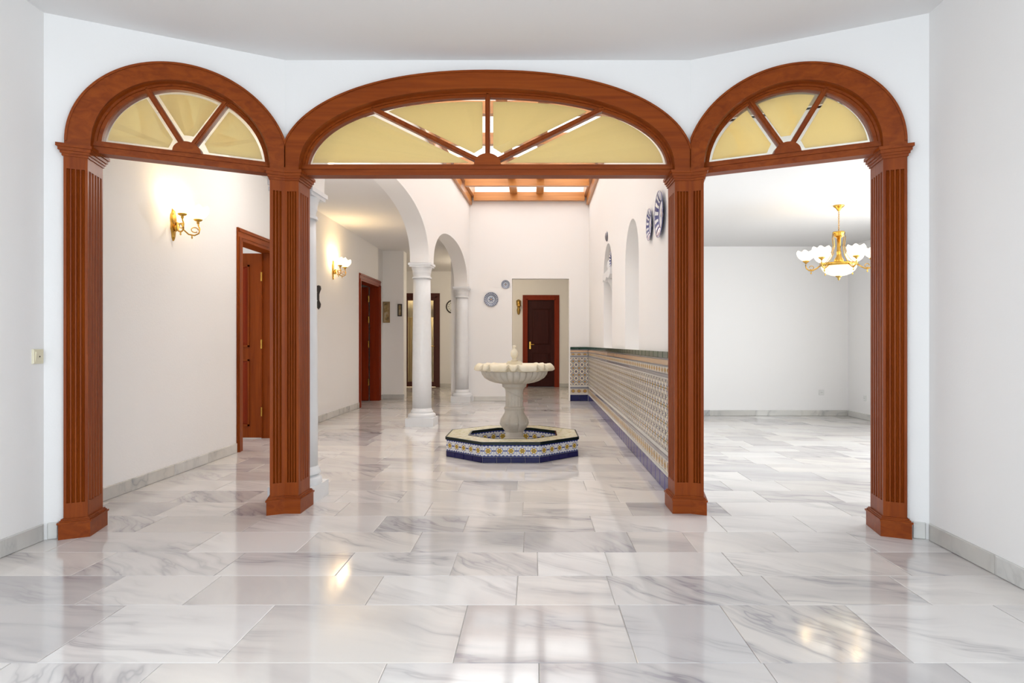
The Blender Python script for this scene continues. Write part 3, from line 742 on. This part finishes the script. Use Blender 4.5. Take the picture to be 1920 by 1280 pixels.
# ---- right-hand lounge
RC = 2.48
m = MB(); m.box(1.2, 4.75, 10.0, 10.15, 0, 2.7); struct('wall_lounge_back', m, 'plaster')
m = MB(); m.box(4.61, 4.71, 3.5, 4.7, 0, 2.7); m.box(4.61, 4.71, 7.3, 10.1, 0, 2.7); m.box(4.61, 4.71, 4.7, 7.3, 2.3, 2.7); m.box(4.61, 4.71, 4.7, 7.3, 0, .3); struct('wall_lounge_right', m, 'plaster')
m = MB(); m.box(2.2, 4.71, 3.45, 3.55, 0, 2.7); struct('wall_lounge_front', m, 'plaster')
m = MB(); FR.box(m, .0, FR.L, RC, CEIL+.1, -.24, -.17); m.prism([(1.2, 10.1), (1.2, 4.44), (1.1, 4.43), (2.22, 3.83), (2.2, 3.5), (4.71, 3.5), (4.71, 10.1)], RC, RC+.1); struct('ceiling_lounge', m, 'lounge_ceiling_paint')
win = empty('window_2', (4.66, 6, .3)); win['kind'] = 'structure'
m = MB(); m.box(-.03, .03, -1.3, -1.24, 0, 2); m.box(-.03, .03, 1.24, 1.3, 0, 2); m.box(-.03, .03, -.03, .03, 0, 2); m.box(-.03, .03, -1.3, 1.3, 0, .06); m.box(-.03, .03, -1.3, 1.3, 1.94, 2); m.build('window_frame', 'white_paint', win)
for y0 in (-1.24, .03): MB().box(-.004, .004, y0, y0+1.21, .06, 1.94).build('pane', 'window_glass', win)

# ---- baseboards in marble slabs
def baseboard(name, F, s0, s1, h=.09, th=.014, L=.62):
    m = MB(); F.box(m, s0, s1, 0, h-.004, 0, th*.55); b = struct(name, m, 'marble_grout')
    n = max(1, round((s1-s0)/L)); w_ = (s1-s0)/n
    for i in range(n): wall_tile('baseboard_slab', F, s0+w_*i, s0+w_*(i+1), 0, h, 0, th, 'marble_skirting', b, .0025)
baseboard('baseboard_left', FSL, FSL.L-2.2, FSL.L-.015)
baseboard('baseboard_right', FSR, .015, 2.2)
baseboard('baseboard_front_left', FL, .016, .062)
baseboard('baseboard_front_right', FR, 1.218, FR.L-.016)
baseboard('baseboard_corridor_near', FW, 4.3, DOOR1[0]-.092)
baseboard('baseboard_corridor_mid', FW, DOOR1[1]+.092, DOOR2[0]-.092)
baseboard('baseboard_corridor_far', FW, DOOR2[1]+.092, 13.03)
baseboard('baseboard_pier', Frame((-2.88, 13.05), (-2.48, 13.05)), .015, .415)
baseboard('baseboard_end', Frame((-1.2, YE), (OP[0], YE)), .10, .80)
baseboard('baseboard_far_mid', FF, GD[1]+.078, ED[0]-.092)
baseboard('baseboard_far_right', FF, ED[1]+.092, 5.7)
baseboard('baseboard_lounge', Frame((1.25, 10.0), (4.61, 10.0)), 0, 3.345, .085)
baseboard('baseboard_lounge_side', Frame((4.61, 10.0), (4.61, 7.3)), .015, 2.7, .085)

# ---- tiled dado
def dado():
    root = empty('tile_dado', (1.0, 8.5, 0))
    inv = Matrix.Translation((-1.0, -8.5, 0))
    FE = Frame((OP[1]+.02, YE), (1.005, YE))
    for F, L in ((FD, FD.L-.0), (FE, FE.L)):
        m = MB(); F.box(m, 0, L, 0, .985, .001, .010); o = m.build('grout_bed', 'grout'); o.data.transform(inv); o.parent = root
        def run(nm, z0, z1, w_, mat, th):
            n = max(1, round(L/w_)); ww = L/n
            for i in range(n):
                o = wall_tile(nm, F, ww*i, ww*(i+1), z0, z1, .010, th, mat, root); o.location = Vector(o.location)-Vector((1.0, 8.5, 0))
        def bar(nm, z0, z1, th, mat):
            m = MB(); F.box(m, 0, L, z0, z1, .008, .010+th); o = m.build(nm, mat); o.data.transform(inv); o.parent = root
        run('skirting_tile', 0, .118, .2, 'cobalt_sheen' if F is FD else 'cobalt', .010)
        bar('lower_trim', .120, .138, .012, 'grout')
        run('border_tile', .140, .232, .115, 'azulejo_border', .008)
        bar('moulding', .235, .262, .014, 'slate_trim'); bar('moulding', .264, .292, .009, 'grout')
        for k in range(4): run('field_tile', .296+k*.1255, .296+(k+1)*.1255, .1255, 'azulejo_field', .008)
        bar('moulding', .800, .812, .009, 'grout'); bar('moulding', .814, .836, .014, 'slate_trim')
        run('border_tile', .838, .890, .115, 'azulejo_border', .008)
        bar('moulding', .892, .900, .012, 'slate_trim')
        bar('orange_band', .902, .938, .010, 'orange_trim')
        bar('moulding', .940, .950, .012, 'slate_trim')
        run('cap_tile', .952, 1.0, .2, 'bottle_green', .026)
    tag(root, 'painted azulejo tile wainscot with blue skirting and green cap along right wall', 'wainscot')
dado()

# ---- fountain
def fountain():
    cx, cy = -.198, 6.65; root = empty('fountain', (cx, cy, 0))
    ap, ai = .62, .415; H_ = .185
    def oct_(r): return [(r/math.cos(PI/8)*math.cos(-PI/2-PI/8+i*PI/4), r/math.cos(PI/8)*math.sin(-PI/2-PI/8+i*PI/4)) for i in range(8)]
    o1, o0 = oct_(ap-.01), oct_(ai+.01)
    m = MB(); L = [[(*p, 0) for p in o0], [(*p, 0) for p in o1], [(*p, H_-.006) for p in o1], [(*p, H_-.006) for p in o0], [(*p, 0) for p in o0]]
    m.loft(L, cap=False); m.prism(o0, 0, .03); m.build('basin', 'grout', root)
    po, pi = oct_(ap-.01), oct_(ai+.01)
    for i in range(8):
        F = Frame(po[i], po[(i+1) % 8]); n = 4; wd = F.L/n
        for k in range(n): wall_tile('skirting_tile', F, wd*k, wd*(k+1), 0, .052, 0, .010, 'cobalt', root)
        n = 5; wd = F.L/n
        for k in range(n): wall_tile('medallion_tile', F, wd*k, wd*(k+1), .053, .160, 0, .008, 'azulejo_medallion', root, .002)
        G = Frame(pi[(i+1) % 8], pi[i]); n = 3; wd = G.L/n
        for k in range(n): wall_tile('inner_tile', G, wd*k, wd*(k+1), .032, .160, 0, .008, 'azulejo_medallion', root, .002)
    def ring(a, b, z0, z1, nm, mat, gap=0):
        A_, B_ = oct_(a), oct_(b)
        for i in range(8):
            j = (i+1) % 8; q = [A_[i], A_[j], B_[j], B_[i]]
            if gap: q = inset(q, gap)
            MB().prism(q, z0, z1).build(nm, mat, root)
    ring(ap-.006, ap+.006, .160, H_+.001, 'rim_edging', 'black_green')
    ring(ai-.006, ai+.008, .160, H_+.001, 'inner_edging', 'black_green')
    ring(ai+.008, ap-.006, H_-.006, H_, 'rim_tile', 'azulejo_rim', .0015)
    # pedestal
    prof = [(.135, .03), (.135, .11), (.115, .125), (.088, .15), (.085, .20), (.092, .205), (.10, .22), (.128, .255), (.137, .286), (.132, .318), (.108, .36), (.095, .385), (.093, .41), (.099, .418), (.101, .43), (.095, .44), (.083, .445), (.081, .50), (.082, .55), (.085, .585), (.09, .615), (.105, .63), (.117, .637), (.119, .655), (.124, .668)]
    def mod(j, a, r, z):
        if 6 <= j <= 10: r *= 1+.09*(abs(math.cos(4*a))**.5)-.07
        if 16 <= j <= 18: r *= 1+.03*math.cos(16*a)
        return r, z
    m = MB(); m.lathe(prof, 96, (.013, 0, 0), mod); m.build('pedestal', 'stone', root, auto=35)
    m = MB(); pts = []                      # carved ribbon winding up the stem
    for i in range(49):
        a = -2.6+i/48*4.4; z = .60-i/48*.14; pts.append((.013+.084*math.cos(a), .084*math.sin(a), z))
    m.tube(pts, .006, 6); m.build('carved_ribbon', 'stone', root, smooth=True)
    m = MB()
    for k in range(8):
        a = k*PI/4+.2; m.lathe([(.001, -.02), (.013, -.012), (.016, 0), (.013, .012), (.001, .02)], 10, (.013+.128*math.cos(a), .128*math.sin(a), .285))
    m.build('carved_rosettes', 'stone', root, smooth=True)
    # bowl
    bp = [(.10, .664), (.135, .668), (.19, .678), (.238, .694), (.285, .722), (.312, .757), (.320, .785), (.320, .797)]
    def gad(j, a, r, z):
        k = abs(math.cos(15*a)); s_ = 1 if 1 <= j <= 6 else 0
        return r*(1+s_*.065*(k**.45-.75)), z
    m = MB(); m.lathe(bp, 240, (.013, 0, 0), gad); m.build('bowl', 'stone', root, auto=60)
    def notch(a):
        d_ = (math.degrees(a)+90+22.5) % 45-22.5; return max(math.exp(-((d_-7)/2.6)**2), math.exp(-((d_+7)/2.6)**2))
    rp = [(.318, .790, 0), (.345, .792, .6), (.384, .796, 1), (.388, .806, 1), (.380, .835, .7), (.362, .853, .35), (.330, .858, .15), (.29, .850, .05), (.20, .815, 0), (.05, .80, 0)]
    def rim(j, a, r, z):
        k = notch(a)*rp[j][2]; lob = .5+.5*math.cos(math.radians(((math.degrees(a)+90) % 45)*8))
        return r-.030*k+.006*rp[j][2]*lob, z+.034*k-.006*rp[j][2]*(1-lob)*0+.004*lob*rp[j][2]
    m = MB(); m.lathe([p[:2] for p in rp], 240, (.013, 0, 0), rim); m.build('scalloped_rim', 'stone_rim', root, auto=50)
    m = MB(); m.box(-.062, .088, -.075, .075, .80, .872); m.box(-.052, .078, -.065, .065, .872, .884)
    m.build('spout_slab', 'stone_rim', root)
    m = MB(); m.lathe([(.032, .884), (.034, .892), (.02, .90), (.018, .912), (.03, .93), (.038, .955), (.034, .98), (.02, .995), (.014, 1.01), (.02, 1.02), (.02, 1.028), (.004, 1.04)], 24, (.013, 0, 0)); m.build('spout', 'stone_rim', root, smooth=True)
    tag(root, 'cream stone fountain with scalloped bowl in an octagonal tiled basin', 'fountain')
fountain()

# ---- lamps
def shade_mesh(R=.082, Hh=.115, n=48):
    m = MB(); pr = [(.022, 0), (.042, .010), (.066, .028), (.082, .050), (.088, .068), (.086, .084), (.074, .100)]
    def mod(j, a, r, z):
        k = max(0, (j-2)/4); c = math.cos(6*a)
        return r*R/.086*(1+.12*k*c), z*Hh/.115+.009*k*c
    m.lathe(pr, n, (0, 0, 0), mod, cap=False)
    inner = [(r-.003, z+.003) for r, z in pr]
    return m
def point(name, loc, power, col, parent, r=.04):
    l = bpy.data.lights.new(name, 'POINT'); l.energy = power; l.color = col; l.shadow_soft_size = r
    o = bpy.data.objects.new(name, l); COL.objects.link(o); o.location = loc; o.parent = parent
WARM = (1, .70, .34)
def sconce(Y, z, label, power):
    root = empty('wall_sconce', (XL, Y, z))
    m = MB()                                     # back plate outline, thick 14 mm
    out = [(0, -.125), (.016, -.10), (.022, -.06), (.036, -.03), (.030, .01), (.040, .05), (.034, .085), (.018, .10), (.012, .125), (0, .15)]
    pl = out+[(-a, b) for a, b in out[-2:0:-1]]
    n = len(pl)
    m.loft([[(0, a, b) for a, b in pl], [(.010, a, b) for a, b in pl], [(.018, a*.7, b*.9) for a, b in pl]]); m.build('back_plate', 'brass', root)
    m = MB(); m.lathe([(.001, -.03), (.016, -.02), (.022, 0), (.016, .02), (.001, .03)], 14, (.03, 0, -.02)); m.build('boss', 'brass', root, smooth=True)
    for sg in (-1, 1):
        m = MB(); pts = []
        ctrl = [(.02, 0, -.02), (.04, sg*.02, .02), (.055, sg*.035, .015), (.065, sg*.05, -.03), (.09, sg*.075, -.06), (.125, sg*.10, -.065), (.15, sg*.122, -.045), (.155, sg*.128, -.01), (.145, sg*.125, .02), (.142, sg*.125, .045)]
        m.tube(ctrl, .0062, 8)
        curl = [(.125+.022*math.cos(t_), sg*(.105+.014*math.cos(t_)), -.02+.020*math.sin(t_)) for t_ in [i*.5 for i in range(12)]]
        m.tube(curl, .0045, 6); m.build('arm', 'brass', root, smooth=True)
        m = MB(); m.lathe([(.006, .03), (.012, .04), (.009, .05), (.028, .058), (.034, .066), (.032, .072)], 20, (.142, sg*.125, 0)); m.build('cup', 'brass', root, smooth=True)
        m = MB(); m.lathe([(.002, -.095), (.007, -.085), (.004, -.075), (.008, -.068), (.003, -.06)], 10, (.11, sg*.09, 0)); m.build('drop', 'brass', root, smooth=True)
        s_ = shade_mesh().build('shade', 'opal_glass', root, smooth=True); s_.location = (.142, sg*.125, .07)
        point('bulb', (.142, sg*.125, .15), power*.75, WARM, root)
    tag(root, label, 'wall lamp', 'two-light brass sconces of the corridor')
sconce(5.45, 1.998, 'lit two-light brass sconce on left wall, seen through the left opening', 3.2)
sconce(9.8, 2.10, 'lit two-light brass sconce on left wall, between the doors, beside white column', 7)

def chandelier(x, y, zc):
    root = empty('chandelier', (x, y, zc))
    m = MB(); m.lathe([(.055, 0), (.055, -.008), (.046, -.018), (.028, -.03), (.02, -.045), (.01, -.06)], 24); m.build('canopy', 'brass', root, auto=50)
    m = MB(); k = 12
    for i in range(k):
        z = -.058-i*.0185; pts = []
        for q in range(9):
            a = q/8*2*PI; dx = .007*math.cos(a); dz = .013*math.sin(a); pts.append((dx if i % 2 else 0, 0 if i % 2 else dx, z-.011+dz))
        m.tube(pts, .0022, 5)
    m.build('chain', 'brass', root, smooth=True)
    m = MB(); m.lathe([(.012, -.268), (.058, -.272), (.062, -.282), (.055, -.292), (.05, -.318), (.03, -.328), (.018, -.34)], 28); m.build('crown', 'brass', root, auto=50)
    m = MB(); m.lathe([(.018, -.33), (.018, -.47), (.024, -.48), (.018, -.49), (.022, -.52), (.045, -.56), (.05, -.59), (.04, -.60)], 24); m.build('stem', 'brass', root, smooth=True)
    for i in range(6):
        a = i*PI/3+.35; m = MB(); c_, s_ = math.cos(a), math.sin(a)
        m.tube([(.058*c_, .058*s_, -.28), (.066*c_, .066*s_, -.33), (.055*c_, .055*s_, -.42), (.072*c_, .072*s_, -.50), (.11*c_, .11*s_, -.56), (.155*c_, .155*s_, -.60)], .004, 6); m.build('stay', 'brass', root, smooth=True)
    m = MB(); m.lathe([(.150, -.598), (.178, -.596), (.186, -.606), (.184, -.622), (.170, -.628), (.150, -.622)], 48); m.build('body_ring', 'brass', root, auto=60)
    m = MB(); m.lathe([(.172, -.618), (.168, -.645), (.150, -.675), (.118, -.702), (.075, -.72), (.03, -.728)], 48); m.build('glass_bowl', 'opal_bowl', root, smooth=True)
    m = MB(); m.lathe([(.032, -.722), (.034, -.732), (.02, -.742), (.012, -.752), (.014, -.76), (.002, -.775)], 18); m.build('finial', 'old_brass', root, smooth=True)
    sh = shade_mesh(.088, .115).build('shade', 'opal_glass', root, smooth=True)
    for i in range(6):
        a = i*PI/3+math.radians(36); c_, s_ = math.cos(a), math.sin(a); R = .315
        m = MB(); pr = [(.175, -.612), (.21, -.640), (.25, -.662), (.285, -.658), (.312, -.635), (.318, -.605), (R, -.58)]
        m.tube([(r*c_, r*s_, z) for r, z in pr], .0065, 8)
        curl = [((.262+.022*math.cos(t_))*c_, (.262+.022*math.cos(t_))*s_, -.632+.020*math.sin(t_)) for t_ in [q*.5 for q in range(12)]]
        m.tube(curl, .004, 6); m.build('arm', 'brass', root, smooth=True)
        m = MB(); m.lathe([(.006, -.59), (.012, -.58), (.03, -.568), (.034, -.560), (.03, -.555)], 18, (R*c_, R*s_, 0)); m.build('cup', 'brass', root, smooth=True)
        m = MB(); m.lathe([(.002, -.70), (.008, -.688), (.003, -.675), (.006, -.665)], 10, (.265*c_, .265*s_, 0)); m.build('drop', 'brass', root, smooth=True)
        s2 = sh if i == 0 else sh.copy()
        if i: COL.objects.link(s2); s2.parent = root
        s2.location = (R*c_, R*s_, -.558)
        if i % 2 == 0: point('bulb', (R*c_, R*s_, -.47), 1.3, WARM, root)
    tag(root, 'lit brass chandelier with six white flower shades and an opal bowl', 'chandelier')
chandelier(3.150, 7.04, RC)

# ---- plates, pictures, clock and small fittings
def plate(F, s, z, R, mat, label, group='ceramic plates on the walls'):
    m = MB(); m.lathe([(.0, .006), (.45, .006), (.58, .02), (.66, .09), (.92, .15), (1.0, .165), (1.0, .14), (.66, .05), (.5, -.0)], 48)
    o = m.build('wall_plate', mat, None, auto=50)
    o.location = F.w(s, z, .001); o.scale = (R, R, R)
    o.rotation_euler = (PI/2, 0, F.ang)
    return tag(o, label, 'plate', group)
fd = lambda Y: 12.6-Y
plate(FD, fd(5.60), 2.03, .132, 'plate_cobalt', 'smaller of two blue and white plates on the right wall above tiles')
plate(FD, fd(5.10), 2.02, .175, 'plate_cobalt', 'larger blue and white plate on right wall, next to the wooden pilaster')
FEw = Frame((-1.2, YE), (1.0, YE))
plate(FEw, 1.2-.778, 1.877, .130, 'plate_bluegrey', 'larger blue-grey round plate on the far atrium wall')
plate(FEw, 1.2-.512, 2.152, .078, 'plate_bluegrey', 'small blue-grey round plate near the top corner of far passage')

def picture(F, s, z, w_, h_, label):
    c = F.w(s, z, 0); root = empty('picture', c, F.ang)
    b = .022
    m = MB(); m.box(-w_/2, w_/2, -.02, 0, -h_/2, -h_/2+b); m.box(-w_/2, w_/2, -.02, 0, h_/2-b, h_/2); m.box(-w_/2, -w_/2+b, -.02, 0, -h_/2+b, h_/2-b); m.box(w_/2-b, w_/2, -.02, 0, -h_/2+b, h_/2-b)
    m.build('frame', 'gilt_frame' if h_ > .3 else 'dark_frame', root)
    MB().box(-w_/2+b, w_/2-b, -.010, -.002, -h_/2+b, h_/2-b).build('canvas', 'picture_print', root)
    tag(root, label, 'picture', 'small pictures in the corridor')
FP = Frame((-2.88, 13.05), (-2.48, 13.05))
picture(FP, .075, 1.66, .13, .40, 'taller gilt-framed picture right of the far red door')
picture(FP, .33, 1.70, .085, .235, 'small dark-framed picture at the corridor corner, left of the glazed door')
# clock on the far wall
root = empty('wall_clock', FF.w(so(-1.97), 1.965, .0)); root.rotation_euler = (PI/2, 0, 0)
m = MB(); m.lathe([(.135, 0), (.165, 0), (.168, .015), (.155, .03), (.138, .02)], 40, cap=False); m.lathe([(.16, .0), (.16, .004)], 40); m.build('rim', 'iron', root, auto=50)
o = MB().lathe([(1, 0), (1, .006)], 40).build('face', 'clock_face', root); o.scale = (.14, .14, 1); o.location = (0, 0, .008)
m = MB(); m.box(-.004, .004, 0, .09, .016, .02); m.box(0, .06, -.004, .004, .016, .02); m.build('hands', 'iron', root)
tag(root, 'round dark-rimmed white clock on the far wall, half behind a column', 'clock')
# wrought ornaments beside the near column
root = empty('wall_ornament', (XL, 9.04, 1.65))
m = MB(); m.lathe([(.002, .18), (.03, .17), (.035, .13), (.02, .09), (.012, .06), (.012, -.02), (.02, -.04), (.032, -.07), (.026, -.11), (.004, -.14)], 16, (.035, 0, 0)); m.build('spindle', 'iron', root, smooth=True)
MB().box(0, .03, -.015, .015, -.02, .08).build('bracket', 'iron', root)
tag(root, 'small dark ornament on left wall, peeking out beside the near white column', 'ornament')
# brass lamp beside entrance door
root = empty('brass_sconce', FF.w(so(-.36), 1.96, 0))
m = MB(); m.lathe([(.01, -.19), (.03, -.17), (.045, -.08), (.03, -.02), (.055, .05), (.06, .15), (.02, .18)], 20, (0, -.03, 0)); m.build('back_plate', 'old_brass', root, smooth=True)
m = MB(); m.tube([(0, -.04, -.08), (.01, -.10, -.10), (.015, -.13, -.06), (.015, -.13, 0)], .01); m.lathe([(.012, 0), (.04, .01), (.045, .02), (.02, .09), (.004, .12)], 14, (.015, -.13, 0)); m.build('arm', 'brass', root, smooth=True)
tag(root, 'unlit brass wall lamp beside the dark entrance door', 'wall lamp')

def fitting(name, F, s, z, w_, mat, label, rocker=True, cat='switch'):
    root = empty(name, F.w(s, z, 0), F.ang)
    m = MB(); h = w_/2
    m.loft([[(-h, 0, -h), (h, 0, -h), (h, 0, h), (-h, 0, h)], [(-h, -.006, -h), (h, -.006, -h), (h, -.006, h), (-h, -.006, h)], [(-h*.9, -.010, -h*.9), (h*.9, -.010, -h*.9), (h*.9, -.010, h*.9), (-h*.9, -.010, h*.9)]])
    m.build('plate', mat, root)
    k = h*.66
    if rocker: 
        m = MB(); m.loft([[(-k, -.010, -k), (k, -.010, -k), (k, -.010, k), (-k, -.010, k)], [(-k, -.012, -k), (k, -.012, -k), (k, -.017, k), (-k, -.017, k)]]); m.build('rocker', mat, root)
        MB().box(-.003, .003, -.0165, -.014, -.004, .003).build('pilot_light', 'iron', root)
    else:
        m = MB(); m.lathe([(k*.8, 0), (k*.8, .003), (k*.6, .003)], 20); o = m.build('socket', mat, root); o.rotation_euler = (PI/2, 0, 0); o.location = (0, -.0105, 0)
        m = MB(); m.lathe([(.003, 0), (.003, .002)], 8, (-.009, 0, 0)); m.lathe([(.003, 0), (.003, .002)], 8, (.009, 0, 0)); o = m.build('holes', 'iron', root); o.rotation_euler = (PI/2, 0, 0); o.location = (0, -.0135, 0)
    tag(root, label, cat)
fitting('light_switch', FSL, FSL.L-.052, .985, .078, 'switch_cream', 'cream square light switch on left wall by the corner')
fitting('wall_socket', Frame((1.25, 10), (4.61, 10)), 4.218-1.25, .345, .075, 'switch_white', 'white wall socket low on the lounge back wall', False, 'socket')
fitting('wall_socket', Frame((4.61, 10), (4.61, 7.3)), .52, .30, .075, 'switch_white', 'white wall socket low on right lounge wall by the pilaster', False, 'socket')
fitting('thermostat', FF, so(-1.93), .90, .09, 'switch_cream', 'small cream switch on far wall below the round clock', True)

# ---- ceramic group in the far niche
root = empty('corbel_shelf', FD.w(fd(9.2), 1.0, -.2))
nb = FD.w(fd(9.2), 0, 0)
def at(Y, dep, z): p = FD.w(fd(Y), z, dep); return (p.x, p.y, p.z)
root.location = at(9.2, -.195, 1.90)
m = MB()
FD.strip(m, [(fd(9.70)+i*.1, 1.93+.02*math.sin(i*1.4)) for i in range(11)], [(fd(9.70)+i*.1, 2.03) for i in range(11)], -.199, .02)
o = m.build('shelf', 'white_paint'); o.data.transform(Matrix.Translation(-root.location)); o.parent = root
m = MB(); m.lathe([(.02, -.17), (.05, -.15), (.07, -.08), (.10, -.02), (.11, .02)], 18, (0, 0, 0)); o = m.build('corbel', 'white_paint', root, smooth=True); o.location = (-.09, 0, .02)
tag(root, 'white scalloped corbel shelf inside the far wall niche', 'shelf')
o = plate(FD, fd(8.95), 2.16, .12, 'plate_cobalt', 'blue plate standing on the white shelf in the far niche'); o.location = at(8.95, -.03, 2.152)
root = empty('ceramic_jar', at(9.45, -.09, 2.031))
m = MB(); m.lathe([(.04, 0), (.06, .03), (.075, .09), (.065, .16), (.04, .19), (.045, .21)], 24); m.build('body', 'white_paint', root, smooth=True)
m = MB(); m.lathe([(.05, .21), (.045, .24), (.015, .26), (.014, .28), (.002, .29)], 20); m.build('lid', 'plate_cobalt', root, smooth=True)
tag(root, 'pale lidded ceramic jar on the white shelf in the far niche', 'jar')
root = empty('ochre_vase', at(8.74, -.07, 2.031))
m = MB(); m.lathe([(.03, 0), (.05, .05), (.055, .11), (.03, .17), (.022, .20), (.03, .225)], 24); m.build('body', 'gilt_frame', root, smooth=True)
m = MB(); m.tube([(.03, 0, .19), (.07, 0, .17), (.075, 0, .12), (.052, 0, .08)], .006); m.build('handle', 'gilt_frame', root, smooth=True)
tag(root, 'brown ochre vase on the white shelf in the far niche, nearest the front', 'vase')
o = MB().lathe([(.0, .0), (.06, .0), (.07, .012), (.04, .03), (.0, .035)], 24).build('ceramic_rosette', 'slate_trim', None, smooth=True)
o.location = at(9.2, 0, 2.50); o.rotation_euler = (PI/2, 0, FD.ang); tag(o, 'tiny grey ceramic rosette on the wall above the far niche', 'plaque')

# hidden lamp added to brighten the parlour behind the glazed door
root = empty('parlour_fill_lamp', (-2.75, 17.8, 2.6))
m = MB(); m.lathe([(.12, 0), (.14, -.02), (.15, -.06), (.10, -.11), (.02, -.13)], 28); m.build('shade', 'opal_glass', root, smooth=True)
m = MB(); m.lathe([(.16, 0), (.16, -.012), (.13, -.015)], 28); m.build('ring', 'brass', root, smooth=True)
point('bulb', (0, 0, -.3), 60, (1, .80, .5), root)
tag(root, 'added round opal fill lamp, unseen, in the room behind the glazed door', 'ceiling lamp')

root = empty('vestibule_fill_lamp', (-.95, 14.6, CEIL))  # lamp added out of view to brighten the vestibule
m = MB(); m.lathe([(.12, 0), (.14, -.02), (.15, -.06), (.10, -.11), (.02, -.13)], 28); m.build('shade', 'opal_glass', root, smooth=True)
m = MB(); m.lathe([(.16, 0), (.16, -.012), (.13, -.015)], 28); m.build('ring', 'brass', root, smooth=True)
point('bulb', (0, 0, -.3), 42, (1, .84, .62), root)
tag(root, 'added round opal fill lamp, unseen, in the vestibule before the entrance door', 'ceiling lamp')

root = empty('corridor_fill_lamp', (-1.95, 6.3, CEIL))  # added to lift the corridor wall and floor, never in view
m = MB(); m.lathe([(.12, 0), (.14, -.02), (.15, -.06), (.10, -.11), (.02, -.13)], 28); m.build('shade', 'opal_glass', root, smooth=True)
m = MB(); m.lathe([(.16, 0), (.16, -.012), (.13, -.015)], 28); m.build('ring', 'brass', root, smooth=True)
point('bulb', (0, 0, -.3), 20, (1, .94, .88), root)
tag(root, 'added round opal fill lamp in the corridor, hidden above the left fanlight', 'ceiling lamp')
